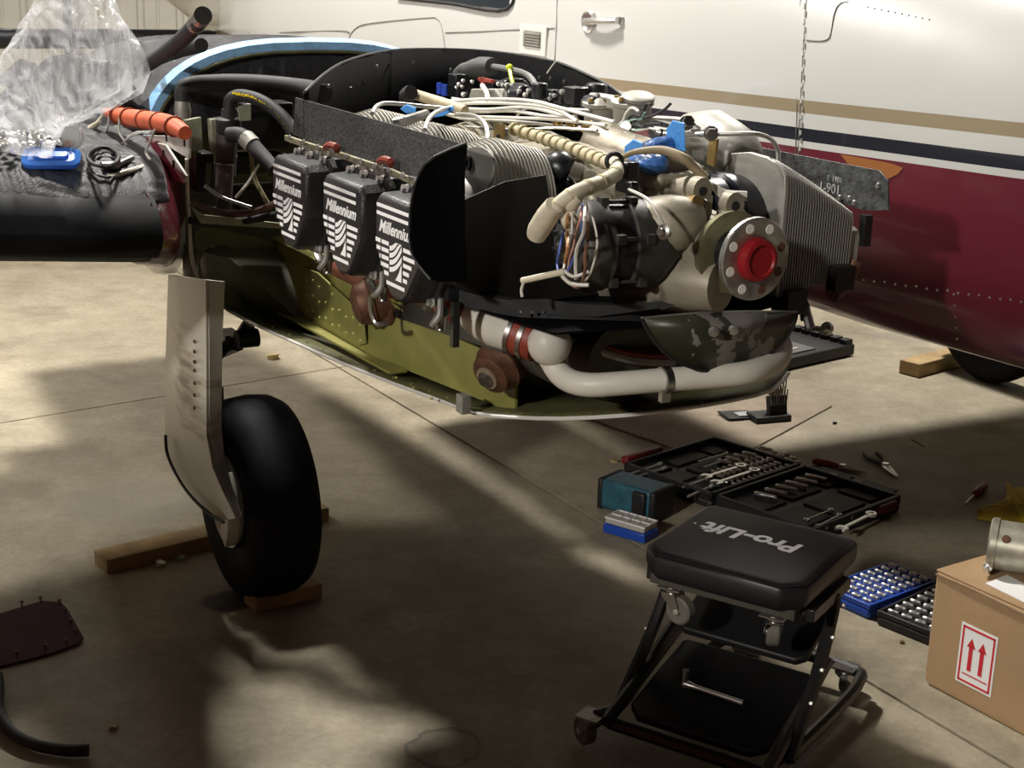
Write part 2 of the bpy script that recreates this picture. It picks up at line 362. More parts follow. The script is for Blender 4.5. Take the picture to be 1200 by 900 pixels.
def paint():
    m = bpy.data.materials.new('fuselage_paint_scheme'); m.use_nodes = True; nt = m.node_tree; P = nt.nodes['Principled BSDF']; L = nt.links.new
    tc = nt.nodes.new('ShaderNodeTexCoord'); sp = nt.nodes.new('ShaderNodeSeparateXYZ'); L(tc.outputs['Object'], sp.inputs[0])
    k = nt.nodes.new('ShaderNodeMath'); k.operation = 'MULTIPLY_ADD'; L(sp.outputs['X'], k.inputs[0]); k.inputs[1].default_value = -.027; L(sp.outputs['Z'], k.inputs[2])
    mr = nt.nodes.new('ShaderNodeMapRange'); mr.inputs['From Min'].default_value = 1.20-.0175; mr.inputs['From Max'].default_value = 1.40-.0175; L(k.outputs[0], mr.inputs['Value'])
    r = nt.nodes.new('ShaderNodeValToRGB'); r.color_ramp.interpolation = 'CONSTANT'; e = r.color_ramp.elements
    MA, WH, GO, BK = (.105, .012, .022, 1), (.47, .465, .445, 1), (.235, .19, .12, 1), (.012, .013, .02, 1)
    e[0].position = 0; e[0].color = MA; e[1].position = .25; e[1].color = WH
    for p_, c_ in ((.335, BK), (.495, WH), (.68, GO), (.84, WH)): q = e.new(p_); q.color = c_
    L(mr.outputs[0], r.inputs[0]); L(r.outputs[0], P.inputs['Base Color']); P.inputs['Roughness'].default_value = .3; P.inputs['Coat Weight'].default_value = .5; P.inputs['Coat Roughness'].default_value = .06
    n = nt.nodes.new('ShaderNodeTexNoise'); n.inputs['Scale'].default_value = 2.2; L(tc.outputs['Object'], n.inputs['Vector'])
    b = nt.nodes.new('ShaderNodeBump'); b.inputs['Strength'].default_value = .25; b.inputs['Distance'].default_value = .02; L(n.outputs[0], b.inputs['Height']); L(b.outputs[0], P.inputs['Normal'])
    return m
mb = MB(); A = []
a = -5.9
while a < 3.31: A.append(a); a += .12
fus = part(mb.rings([fring(a) for a in A]), 'fuselage', paint(), ang=60)
def FP(x, y, off=0.):
    b = 1.2
    for _ in range(8): p = E(x, y, b); b = fb(p.x, p.z)-off
    return E(x, y, b)
darkline = mat('seam_line', (.16, .155, .14), .6)
def seam(pts, name='panel_seam', r=.0022): return part(MB().tube([FP(x, y, 0) for x, y in pts], r, 5, 4), name, darkline, fus)
seam([(407, 66), (409, 45), (420, 31), (445, 26), (500, 21), (512, 22), (518, 32), (522, 60)], 'access_panel_seam')
seam([(270, 42), (330, 38), (400, 36), (409, 40)], 'skin_seam'); seam([(522, 38), (560, 37), (600, 35), (650, 33)], 'skin_seam')
seam([(653, 0), (652, 35), (650, 70), (648, 75)], 'door_seam'); seam([(945, 47), (960, 48), (970, 46), (974, 38), (978, 16), (984, 5), (996, 1)], 'baggage_door_seam')
seam([(291, 37), (300, 48), (308, 57)], 'antenna_cable', .004)
seam2 = mat('hinge_grey_paint', (.30, .29, .26), .5)  # plain grey for every other hinge knuckle
# piano hinge with its knuckles
for i in range(19):
    y = 4+i*9.3; x = 943-5.5*i/19
    mb = MB(); p = FP(x, y, .001); q = FP(x-.2, y+(5.5), .001); dx = .006 if i % 2 else -.001
    mb.cyl(p+V3(dx*.7, 0, 0), q+V3(dx*.7, 0, 0), .0030, n=6); part(mb, 'hinge_knuckle', seam2 if i % 2 else white, fus)
seam([(945, 0), (941, 60), (938, 120), (935, 186)], 'hinge_seam', .0016); seam([(938, 0), (934, 120), (932, 184)], 'hinge_leaf_edge', .0012)
# oval hole
p = FP(380, 48); part(MB().lathe(p+V3(0, .004, 0), (0, -1, 0), [(0, .016), (.008, .014)], 16, sx=.7), 'drain_plate', darkline, fus)
# vent
p = FP(625, 47, .002); mb = MB(); mb.box(p, (.17, .008, .095))
part(mb, 'vent_plate', white, fus, bevel=.002)
mb = MB()
for i in range(5): mb.box(p+V3(-.002, -.006, -.016+.009*i), (.105, .006, .005))
mb.box(p+V3(0, -.003, .003), (.112, .004, .052)); part(mb, 'vent_louver', alud, fus)
# door handle
p = FP(691, 25, 0); mb = MB().lathe(p, (0, -1, 0), [(0, .036), (.008, .036), (.012, .030), (.008, .024), (.006, .01)], 24); part(mb, 'handle_escutcheon', alu, fus)
q = FP(729, 24, 0); mb = MB().tube([p+V3(0, -.02, 0), p.lerp(q, .5)+V3(0, -.026, 0), q+V3(0, -.018, 0)], .010, 8); mb.lathe(q, (0, -1, 0), [(0, .014), (.01, .012)], 12); part(mb, 'door_handle', alu, fus)
# cabin window
mb = MB(); a0, a1, z0, z1 = -1.76, -.9, 1.520, 1.80; fn = lambda u, v, o: (a0+(a1-a0)*u, fb(a0+(a1-a0)*u, z0+(z1-z0)*v)-o, z0+(z1-z0)*v)
mb.grid(lambda u, v: fn(u, v, .004), 10, 8); part(mb, 'cabin_window', glass, fus)
mb = MB().tube([fn(.0, .0, .004), fn(.5, .0, .004), fn(1, .0, .004), fn(1.01, .5, .004), fn(1, 1, .004), fn(.5, 1, .004), fn(0, 1, .004), fn(-.01, .5, .004), fn(0, 0, .004)], .006, 6); part(mb, 'window_seal', rubber, fus)
# rivets
mb = MB()
for i in range(17): mb.ball(FP(1000+i*12.3, 325+i*1.75+(1.2 if i % 3 else 0)), .0034, 6)
for i in range(5): mb.ball(FP(1118+i*.9, 345+i*13), .0034, 6)
for i in range(14): mb.ball(FP(985+i*8, 2+i*1.6), .0022, 6)
tag(part(mb, 'rivet', alu, fus), kind='stuff')
# orange reflection in the glossy maroon, painted on as a flat patch
mb = MB(); mb.prism([FP(x, y, .0015) for x, y in ((985, 181), (1015, 186), (1046, 192), (1058, 197), (1052, 204), (1040, 210), (1022, 206), (1000, 200))], (0, .001, 0)); part(mb, 'painted_reflection', mat('orange_reflection', (.26, .10, .03), .4), fus)
# ---- tail: stabilizer + fin fillet
P0 = EA(0, 45, -5.2); P1 = EA(266, 46, -5.2); d = (P1-P0); P0 = P1-d*1.35
mb = MB(); R = []
for t in range(9):
    c = P0.lerp(P1, t/8); R.append([c+V3(-.62*(u), 0, s*.055*(sqrt(u)*2.2-2.2*u+.0)) for s, us in ((1, [0, .02, .06, .15, .3, .6, 1]), (-1, [.6, .3, .15, .06, .02])) for u in us])
part(mb.rings(R), 'horizontal_stabilizer', white)
sb = bpy.data.objects['horizontal_stabilizer']
mb = MB(); R = []
Q0 = P1+V3(.0, .03, 0)
for k in range(13):
    c = P0.lerp(Q0, k/12); rr = .056 if k < 12 else .03; R.append([c+V3(.015+rr*.9*cos(t), 0, rr*sin(t)) for t in [2*pi*i/16 for i in range(16)]])
part(mb.rings(R), 'deicing_boot', blackp, sb)
mb = MB(); R = []
for y, x0, x1 in ((-30, 120, 300), (0, 196, 300), (12, 212, 290), (24, 228, 280), (31, 250, 270)):
    p = EA(x0, y, -4.9); q = EA(x1, y, -4.9); c = (p+q)/2; h = (q-p).length/2; R.append([(c.x-.05+h*.5*sin(t), c.y+h*cos(t), c.z) for t in [2*pi*i/18 for i in range(18)]])
part(MB().rings(R), 'fin_fillet', white)
# ---- wing (outboard and centre)
def wz(b): return 1.095+.075*(-.35-b)
def wing_ring(b, le, ch, zc, th):
    us = [0, .008, .03, .07, .14, .25, .4, .6, .8, 1]; up = []; lo = []
    for u in us:
        y = th*(1.48*sqrt(u)-.63*u-1.758*u*u+1.4215*u**3-.5075*u**4)*1.0
        up.append((le-ch*u, b, zc+y*.95)); lo.append((le-ch*u, b, zc-y*.75))
    return up+lo[-1:0:-1]
mb = MB(); mb.rings([wing_ring(-.42-.2*i, .49-.012*i, 1.72-.02*i, wz(-.42-.2*i), .29) for i in range(26)]); wing = part(mb, 'wing', white, ang=60)
mb = MB(); mb.rings([wing_ring(.78+.06*i, .25, 1.45, 1.02, .24) for i in range(8)]); part(mb, 'wing_root', white, ang=60)
mb = MB(); mb.rings([wing_ring(2.35+.3*i, .3, 1.0, 1.0+.03*i, .24) for i in range(9)]); part(mb, 'far_wing', white, ang=60)
# leading edge boot, slightly proud
mb = MB(); R = []
for i in range(26):
    b = -.415-.2*i; r_ = wing_ring(b, .496-.012*i, 1.72-.02*i, wz(b), .305); R.append([r_[k] for k in (5, 4, 3, 2, 1, 0)]+[r_[-k] for k in (1, 2, 3, 4)])
part(mb.rings(R, closed=False), 'deicing_boot', boot, wing, solid=.004)
# fillet between the wing nose and the nacelle rim
filp = mat('fillet_paint', (.105, .012, .022), .2); _nt = filp.node_tree; _P = _nt.nodes['Principled BSDF']; _tc = _nt.nodes.new('ShaderNodeTexCoord'); _sp = _nt.nodes.new('ShaderNodeSeparateXYZ'); _r2 = _nt.nodes.new('ShaderNodeValToRGB'); _nt.links.new(_tc.outputs['Object'], _sp.inputs[0]); _nt.links.new(_sp.outputs['Z'], _r2.inputs[0]); _nt.links.new(_r2.outputs[0], _P.inputs['Base Color'])
_mm = _nt.nodes.new('ShaderNodeMath'); _mm.operation = 'MULTIPLY_ADD'; _mm.inputs[1].default_value = -.35; _nt.links.new(_sp.outputs['Y'], _mm.inputs[0]); _nt.links.new(_sp.outputs['Z'], _mm.inputs[2]); _mm2 = _nt.nodes.new('ShaderNodeMath'); _mm2.operation = 'SUBTRACT'; _mm2.inputs[1].default_value = .15; _nt.links.new(_mm.outputs[0], _mm2.inputs[0]); _nt.links.new(_mm2.outputs[0], _r2.inputs[0])
_r2.color_ramp.interpolation = 'CONSTANT'; _r2.color_ramp.elements[0].color = (.66, .63, .56, 1); _r2.color_ramp.elements[1].position = .885; _r2.color_ramp.elements[1].color = (.105, .012, .022, 1)
mb = MB(); mb.rings([wing_ring(b, le, ch, zc, th) for b, le, ch, zc, th in ((-.425, .49, 1.22, wz(-.42), .29), (-.37, .44, 1.2, 1.085, .30), (-.31, .28, 1.1, 1.06, .34), (-.25, .06, 1., 1.03, .40), (-.19, -.14, .9, 1.0, .46), (-.12, -.285, .8, .98, .50))]); part(mb, 'wing_fillet', filp, ang=60)
# ---- nacelle afterbody (open front rim)
NB, NH = .25, .46
def nring(a, n=48):
    t = max(0, min(1, (-.3-a)/1.9)); zt = 1.43-.16*t*t; zb = .72+.25*t; hw = NH*(1-.2*t*t); zc = 1.1; R = []
    for i in range(n):
        th = 2*pi*i/n; c, s_ = cos(th), sin(th); x = math.copysign(abs(c)**(2/2.8), c); y = math.copysign(abs(s_)**(2/2.8), s_)
        z = zc+(zt-zc if s_ > 0 else zc-zb)*y; w = hw*(1-.30*max(0, min(1, (1.12-z)/.4))**1.2); R.append((a, NB+w*x, z))
    return R
nacm = bpy.data.materials.new('nacelle_paint'); nacm.use_nodes = True
nt = nacm.node_tree; tc = nt.nodes.new('ShaderNodeTexCoord'); sp = nt.nodes.new('ShaderNodeSeparateXYZ'); nt.links.new(tc.outputs['Object'], sp.inputs[0]); rp = nt.nodes.new('ShaderNodeValToRGB'); rp.color_ramp.interpolation = 'CONSTANT'
rp.color_ramp.elements[0].color = (.72, .70, .64, 1); rp.color_ramp.elements[1].position = .915; rp.color_ramp.elements[1].color = (.105, .012, .022, 1); nt.links.new(sp.outputs['Z'], rp.inputs[0]); nt.links.new(rp.outputs[0], nt.nodes['Principled BSDF'].inputs['Base Color']); nt.nodes['Principled BSDF'].inputs['Roughness'].default_value = .22
mb = MB(); mb.rings([nring(-.28-.12*i) for i in range(17)], caps=False); nac = part(mb, 'nacelle', [nacm], ang=60, solid=.008)
rim = nring(-.28); mb = MB().tube(rim+[rim[0]], .005, 6, 1); part(mb, 'rim_flange', olived, nac)
mb = MB(); mb.prism([Vector(p)+V3(-.10, 0, 0) for p in nring(-.30)], (-.01, 0, 0)); part(mb, 'firewall', olived, nac)
# ---- open lower cowl pan
EDG = [(222, 292, -.13), (232, 330, -.09), (250, 352, -.05), (290, 376, -.03), (345, 401, .0), (400, 425, .03), (460, 449, .07), (520, 471, .11), (555, 484, .14), (600, 489, .17), (660, 490.5, .22), (730, 487, .30), (800, 479, .40), (860, 469, .50), (905, 457, .60), (924, 437, .68)]
ed = [E(*q) for q in EDG]; ed += [V3(1.15, .77, .92), V3(.8, .80, .93), V3(.2, .80, .93), V3(-.3, .66, .90)]
mb = MB(); cen = V3(.45, .40, .66); R = [[], [], [], []]
for p in ed:
    flr = V3(p.x, p.y, min(p.z-.045, .72+.12*max(0, p.x-.8))); inn = (cen-p); inn.z = 0; inn.normalize()
    fz = .66+.14*max(0, p.x-.75)
    R[0].append(p); R[1].append(p+inn*.05+V3(0, 0, -.004)); R[2].append(p+inn*.13+V3(0, 0, -.014)); R[3].append(V3(p.x*.55+cen.x*.45, p.y*.5+cen.y*.5, fz+.04))
o = len(mb.v); mb.rings(R, caps=False); mb.add(R[3], [list(range(len(ed)))])
pan = part(mb, 'lower_cowl', olived, solid=.004, ang=50)
mb = MB().tube(ed[:16], .0045, 6, 2); part(mb, 'cowl_edge_skin', white, pan)
mb = MB()
for i in range(34):
    t = 2+i*12/34; k = int(t); p = ed[k].lerp(ed[k+1], t-k); mb.ball(p+V3(-.004, .02, .004), .003, 6)
tag(part(mb, 'rivet', olive, pan), kind='stuff')
mb = MB().box(E(543, 473, .11), (.03, .02, .04)); part(mb, 'latch_bracket', alud, pan)
# pinkish door lying below aft of the pan
mb = MB().prism([E(x, y, .25) for x, y in ((318, 388), (345, 392), (420, 408), (425, 413), (380, 407), (335, 396))], (0, .03, 0)); part(mb, 'gear_bay_door_edge', mat('pink_primer', (.42, .27, .20), .6), pan)
# ---- beam with doubler and rivets
mb = MB(); T = [E(333, 292, .1), E(452, 352, .1), E(480, 378, .1), E(560, 424, .1)]; Bq = [E(560, 482, .1), E(445, 420, .1), E(418, 408, .1), E(333, 376, .1)]
T = [V3(-.22, .1, .93), V3(.50, .1, .925), V3(.62, .13, .89), V3(.95, .21, .86)]; Bq = [V3(.95, .21, .75), V3(.45, .1, .765), V3(-.22, .1, .765)]
mb.prism(T+Bq, (0, .006, 0)); beam = part(mb, 'engine_beam', olive)
mb = MB(); mb.prism([V3(-.22, .1, .93), V3(.50, .1, .925), V3(.50, .16, .935), V3(-.22, .16, .94)], (0, 0, .005)).prism([V3(.5, .1, .925), V3(.95, .21, .862), V3(.95, .26, .867), V3(.5, .16, .93)], (0, 0, .005)); part(mb, 'beam_cap', olive, beam)
mb = MB(); mb.prism([V3(-.22, .1, .757), V3(.60, .12, .762), V3(.60, .075, .762), V3(-.22, .055, .757)], (0, 0, .005)); part(mb, 'beam_flange', olive, beam)
mb = MB(); mb.prism([V3(.02, .1, .90), V3(.12, .1, .905), V3(.40, .1, .86), V3(.42, .1, .79), V3(.38, .1, .775), V3(.02, .1, .775)], (0, -.006, 0)); part(mb, 'doubler_plate', olive, beam, bevel=.002)
mb = MB()
for i in range(9):
    for j in range(3):
        a = .05+.043*i; z = .79+.04*j+(.008 if i % 2 else 0)
        if z < .885-.1*max(0, a-.15)-.005: mb.ball((a, .0935, z), .0042, 8)
for i in range(14): mb.ball((-.1+.075*i, .125, .946-.06*max(0, i*.075-.6)), .004, 6)
for i in range(12): mb.ball((-.18+.09*i, .078, .762), .004, 6)
tag(part(mb, 'rivet', mat('primed_rivet', (.34, .33, .11), .4), beam), kind='stuff')
# second inner rail and bulkhead with lightening hole
mb = MB(); mb.prism([V3(-.25, .38, .98), V3(.85, .38, .90), V3(.85, .38, .74), V3(-.25, .38, .76)], (0, .01, 0)); part(mb, 'inner_keel', olive, pan)
mb = MB(); c = EA(256, 318, -.18); out = [EA(x, y, -.18) for x, y in ((226, 262), (333, 285), (336, 385), (300, 380), (262, 358), (238, 330))]
R0 = []; R1 = []
for i in range(24):
    t = 2*pi*i/24; d = V3(0, cos(t), sin(t)); R0.append(c+V3(0, d.y*.055, d.z*.075)); best = None
    for k in range(6):
        p, q = out[k], out[(k+1) % 6]; den = d.y*(q.z-p.z)-d.z*(q.y-p.y)
        if abs(den) > 1e-9:
            s_ = ((p.y-c.y)*(q.z-p.z)-(p.z-c.z)*(q.y-p.y))/den; u_ = ((p.y-c.y)*d.z-(p.z-c.z)*d.y)/den
            if s_ > 0 and -.001 <= u_ <= 1.001 and (best is None or s_ < best): best = s_
    R1.append(c+d*(best or .2))
mb.rings([R0, R1, [p+V3(-.006, 0, 0) for p in R1], [p+V3(-.006, 0, 0) for p in R0], R0], caps=False); part(mb, 'bulkhead', olived, pan)
# ---- landing gear leg, door, wheel
def wheel(c, ax, R_, w_, hubR, name, hubside=-1):
    t = part(MB().lathe(c, ax, [(-w_*.42, hubR*1.0), (-w_*.47, hubR*1.12), (-w_*.5, R_*.80), (-w_*.44, R_*.92), (-w_*.28, R_*.98), (0, R_), (w_*.28, R_*.98), (w_*.44, R_*.92), (w_*.5, R_*.80), (w_*.47, hubR*1.12), (w_*.42, hubR)], 64), name, tyre, ang=60)
    h = part(MB().lathe(c, ax, [(-w_*.44, hubR*.97), (-w_*.50, hubR*1.02), (-w_*.44, hubR*.88), (-w_*.30, hubR*.80), (-w_*.30, hubR*.42), (-w_*.48, hubR*.38), (-w_*.5, hubR*.2), (w_*.5, hubR*.2), (w_*.48, hubR*.38), (w_*.30, hubR*.42), (w_*.30, hubR*.8), (w_*.44, hubR*.88), (w_*.50, hubR*1.02), (w_*.44, hubR*.97)], 40), 'wheel_hub', whited, t)
    mb = MB(); ax = Vector(ax)
    for i in range(8):
        q = Vector(c)+ax*(w_*.3*hubside)+V3(cos(i*pi/4), 0, sin(i*pi/4))*hubR*.6; mb.hexb(q, ax*hubside, .009, .012)
    part(mb, 'hub_bolt', steeld, t); return t
wheel(V3(0, -.035, .276), (0, 1, 0), .276, .185, .125, 'main_wheel')
wheel(V3(-.69, 3.50, .278), (0, 1, 0), .278, .145, .14, 'main_wheel')
MBt = MB().lathe(V3(-.0, -.125, .276), (0, 1, 0), [(-.0, .07), (.03, .1), (.05, .1)], 28); part(MBt, 'brake_disc', steeld)
mb = MB(); R = [[], []]; 
for i in range(11):
    t = -.75+i*1.7/10; R[0].append(V3(.0+.135*cos(t), -.165, .276+.135*sin(t)));
pts = R[0]+[V3(p.x*.60, p.y, .276+(p.z-.276)*.60) for p in R[0][::-1]]
part(MB().prism(pts, (0, .035, 0)), 'brake_caliper', whited, bevel=.004)
def sootm():
    m = mat('smoke_stained_white_paint', (.47, .445, .39), .35); nt = m.node_tree; P = nt.nodes['Principled BSDF']; L = nt.links.new
    tc = nt.nodes.new('ShaderNodeTexCoord'); mp = nt.nodes.new('ShaderNodeMapping'); mp.inputs['Scale'].default_value = (5, 5, 26); mp.inputs['Rotation'].default_value = (0, .5, 0); L(tc.outputs['Object'], mp.inputs[0])
    n = nt.nodes.new('ShaderNodeTexNoise'); n.inputs['Scale'].default_value = 1.6; n.inputs['Detail'].default_value = 5; L(mp.outputs[0], n.inputs['Vector'])
    c = E(216, 440, -.21); d = nt.nodes.new('ShaderNodeMapping'); d.inputs['Scale'].default_value = (6.5, 0, 6.2); d.inputs['Location'].default_value = (-c.x*6.5, 0, -c.z*6.2); L(tc.outputs['Object'], d.inputs[0])
    ln = nt.nodes.new('ShaderNodeVectorMath'); ln.operation = 'LENGTH'; L(d.outputs[0], ln.inputs[0]); k = nt.nodes.new('ShaderNodeMath'); k.operation = 'MULTIPLY_ADD'; L(ln.outputs['Value'], k.inputs[0]); k.inputs[1].default_value = -.42; L(n.outputs[0], k.inputs[2])
    r = nt.nodes.new('ShaderNodeValToRGB'); e = r.color_ramp.elements; e[0].position = .10; e[0].color = (.47, .445, .39, 1); e[1].position = .50; e[1].color = (.07, .05, .032, 1); q = e.new(.26); q.color = (.30, .26, .20, 1); L(k.outputs[0], r.inputs[0]); L(r.outputs[0], P.inputs['Base Color']); return m
gd = [(197, 326), (193, 420), (193, 505), (200, 540), (222, 580), (255, 607), (277, 600), (262, 545), (250, 500), (250, 430), (243, 360), (240, 330)]
mb = MB(); fr_ = [E(x, y, -.19) for x, y in gd]
def bulge(p, k): return p+V3(0, -k, 0)
n = len(gd); cc = [E(x, y, -.19)+V3(0, -.028, 0) for x, y in ((214, 328), (214, 420), (216, 505), (226, 545), (243, 575), (262, 600))]
lft = [E(x, y, -.185) for x, y in ((197, 322), (194, 420), (193, 508), (201, 545), (228, 585), (258, 609))]
mid = [E(x, y, -.215) for x, y in ((211, 324), (212, 420), (214, 510), (224, 548), (246, 582), (268, 609))]
md2 = [E(x, y, -.205) for x, y in ((241, 328), (242, 420), (242, 510), (249, 548), (263, 580), (276, 607))]
rgt = [E(x, y, -.165) for x, y in ((260, 330), (257, 400), (256, 500), (260, 540), (270, 575), (280, 603))]
bk = [[p+V3(0, .008, 0) for p in q] for q in (rgt, md2, mid, lft)]
mb.rings(list(map(list, zip(*([lft, mid, md2, rgt]+bk))))); gdo = part(mb, 'gear_door', sootm(), ang=25)
mb = MB()
for y in (400, 412, 424, 434, 449, 463, 478): mb.lathe(E(228.5, y, -.213), (0, -1, 0), [(0, .0055), (.004, .0045), (.001, .002)], 10)
part(mb, 'door_screw', rust, gdo)
mb = MB().tube([E(x, y, -.215) for x, y in ((194, 510), (197, 535), (215, 570), (240, 598), (262, 612))], .0045, 6); part(mb, 'door_seal', rubber, gdo)
mb = MB(); mb.box((-.17, -.03, .64), (.10, .09, .34)); 
leg = part(MB().cyl((-.31, -.08, .92), (-.295, -.08, .58), .044, n=20).cyl((-.295, -.08, .60), (-.28, -.08, .44), .033, n=20), 'gear_leg', mat('grey_gear_paint', (.20, .18, .15), .5, var=.2, vs=20))
part(MB().lathe((-.305, -.08, .74), (0, 0, 1), [(-.03, .050), (.03, .050)], 20).lathe((-.296, -.08, .60), (0, 0, 1), [(-.03, .050), (.03, .048)], 20), 'leg_collar', mat('taupe_gear_paint', (.16, .13, .105), .5), leg)
part(MB().tube([(-.28, -.08, .46), (-.17, -.15, .36), (0, -.15, .276)], [.035, .035, .03], 14).box((-.27, -.08, .47), (.08, .07, .10)), 'axle_fork', mat('grey_gear_paint', (.2, .18, .15)), leg)
tl = [E(258, 410, -.02), E(278, 402, 0.), E(292, 380, .03)]
part(MB().tube([tl[0], tl[1]], .024, 8).tube([tl[1], tl[2]], .020, 8), 'drag_brace', framem, leg)
part(MB().box(E(268, 398, .0), (.09, .05, .045)).lathe(E(277, 398, -.03), (0, 1, 0), [(0, .026), (.06, .026)], 12), 'brace_knuckle', framem, leg)
part(MB().tube([E(253, 428, -.07), E(266, 412, -.05), E(274, 404, -.03)], .0035, 6), 'brake_line', rubber, leg)
part(MB().prism([E(x, y, -.14) for x, y in ((250, 415), (256, 428), (253, 447), (248, 440))], (0, .01, 0)), 'door_bracket', whited, gdo)
# ---- accessory bay
hose = lambda pts, r, m, name, **k: part(MB().tube(pts, r, 10, 6), name, m, **k)
h1 = hose([EA(214, 118, -.12), EA(216, 103, -.12), EA(235, 98, -.1), EA(290, 97, 0), EA(355, 103, .15), EA(380, 110, .3)], .022, rubber, 'breather_hose')
part(MB().lathe(EA(214, 130, -.12), (0, 0, 1), [(-.03, .018), (0, .022), (.025, .018), (.03, .012), (.05, .009)], 14), 'hose_elbow', alud, h1)
h2 = hose([EA(269, 130, .02), EA(270, 117, .02), EA(283, 112, .04), EA(308, 119, .1), EA(332, 138, .16), EA(345, 158, .2)], .016, rubber, 'hydraulic_hose')
mb = MB(); prev = None
vs, fs = text_mesh('AEROFLEX 303-12  MS MH', .016, 0, .0002, .0006)
cur = [EA(276, 112, .045), EA(300, 116.5, .09), EA(322, 130, .13), EA(342, 154, .19)]
xs = [v.x for v in vs]; x0, x1 = min(xs), max(xs)
def cp(t):
    t = max(0, min(.9999, t))*3; k = int(t); return cur[k].lerp(cur[k+1], t-k)
nv = []
for v in vs:
    t = (v.x-x0)/(x1-x0); p = cp(t); d = (cp(t+.03)-cp(t-.03)); d.normalize(); upv = V3(.45, -.55, .7); upv = (upv-d*upv.dot(d)).normalized(); nn = d.cross(upv) ; nn = -nn if nn.y > 0 else nn
    nv.append(p+upv*v.y*.9+V3(.45, -.75, .45).normalized()*.0165)
part(MB().add(nv, fs), 'hose_print', ylw, h2, recalc=False)
part(MB().tube([EA(269, 128, .02), EA(268, 150, .02)], .02, 12).lathe(EA(268, 140, .02), (0, 0, 1), [(-.035, .028), (-.03, .032), (.0, .032), (.005, .024)], 14), 'pump_cap', rubber)
part(MB().cyl(EA(264, 205, .0), EA(266, 150, .0), .027, n=16).cyl(EA(262, 245, .0), EA(264, 196, .0), .020, n=16), 'oil_separator', mat('brown_black_rubber', (.045, .036, .03), .5))
mb = MB().cyl(EA(262, 232, .02), EA(264, 192, .02), .022, n=16); part(mb, 'rubber_coupling', mat('brown_rubber', (.085, .058, .045), .6))
h3 = hose([EA(268, 158, .05), EA(283, 159, .08), EA(300, 175, .13), EA(322, 200, .2)], .02, rubber, 'intake_hose'); part(MB().tube([EA(288, 162, .09), EA(297, 171, .12)], .0225, 12), 'hose_clamp', alud, h3)
mb = MB().prism([EA(x, y, -.05) for x, y in ((212, 142), (236, 137), (238, 176), (220, 178))], (-.015, 0, 0)).prism([EA(x, y, -.02) for x, y in ((247, 140), (262, 138), (263, 176), (250, 180))], (-.03, 0, 0)); part(mb, 'mount_bracket', mat('pale_green_bracket', (.27, .28, .20), .5, var=.2, vs=20), bevel=.002)
part(MB().prism([EA(x, y, .05) for x, y in ((280, 125), (294, 122), (294, 141), (281, 142))], (-.008, 0, 0)), 'tab_bracket', mat('pale_green_bracket', (.27, .28, .20)))
mb = MB(); 
for (x, y, w, h_) in ((300, 150, .16, .10), (310, 128, .13, .04), (302, 190, .14, .05), (235, 200, .05, .10), (300, 230, .12, .06)): mb.box(EA(x, y, -.12), (.08, w, h_))
part(mb, 'accessory_case', framem, bevel=.005)
mb = MB()
for (x, y) in ((222, 183), (240, 215)): mb.cyl(EA(x, y, -.1), EA(x+2, y-25, -.1), .022, n=12)
part(mb, 'actuator_body', mat('olive_drab_fitting', (.10, .09, .05), .5))
hose([EA(225, 235, .0), EA(250, 246, .0), EA(290, 250, .08), EA(330, 235, .2), EA(345, 222, .28)], .009, mat('brown_line', (.10, .055, .035), .4), 'oil_line')
hose([EA(222, 258, .0), EA(250, 262, .0), EA(290, 258, .05), EA(325, 252, .12)], .010, rubber, 'fuel_line')
hose([EA(294, 175, .05), EA(297, 205, .05), EA(308, 228, .08), EA(318, 245, .1)], .006, mat('dark_yellow_tube', (.16, .13, .05), .4), 'drain_tube')
hose([EA(305, 190, .1), EA(290, 215, .1), EA(276, 232, .1)], .0035, wire, 'control_cable'); hose([EA(240, 218, .05), EA(262, 232, .05), EA(294, 243, .05)], .005, steeld, 'push_rod')
mb = MB().prism([EA(x, y, .05) for x, y in ((222, 240), (240, 252), (330, 262), (330, 268), (236, 262))], (-.01, .0, 0)); part(mb, 'shelf_flange', mat('pale_green_bracket', (.27, .28, .20)))
mb = MB().prism([EA(x, y, -.2) for x, y in ((333, 268), (345, 262), (470, 320), (450, 350), (380, 318))], (-.01, 0, 0)); part(mb, 'inner_rib', olive)
# white inboard rail behind
mb = MB().prism([EA(x, y, -.35) for x, y in ((296, 80), (420, 95), (420, 108), (292, 93))], (-.02, 0, 0)); part(mb, 'firewall_rail', whited)
mb = MB().prism([EA(x, y, -.33) for x, y in ((278, 70), (284, 72), (297, 93), (290, 93), (276, 80))], (-.02, 0, 0)); part(mb, 'stiffener', alud)
# ================================================================ ENGINE
EB = .38
# crankcase: lofted spine with shoulders
mb = MB(); R = []
for a, hw, zb, zt in ((.02, .10, 1.0, 1.22), (.06, .15, .93, 1.27), (.55, .16, .92, 1.28), (.95, .165, .93, 1.285), (1.08, .155, .96, 1.28), (1.16, .125, 1.03, 1.265), (1.22, .10, 1.08, 1.255), (1.36, .075, 1.115, 1.245), (1.43, .07, 1.12, 1.24)):
    zc = (zb+zt)/2; h = (zt-zb)/2; R.append([(a, EB+hw*math.copysign(abs(cos(t))**.7, cos(t)), zc+h*math.copysign(abs(sin(t))**.75, sin(t))) for t in [2*pi*i/32 for i in range(32)]])
cc_ = part(mb.rings(R), 'crankcase', case_, ang=45)
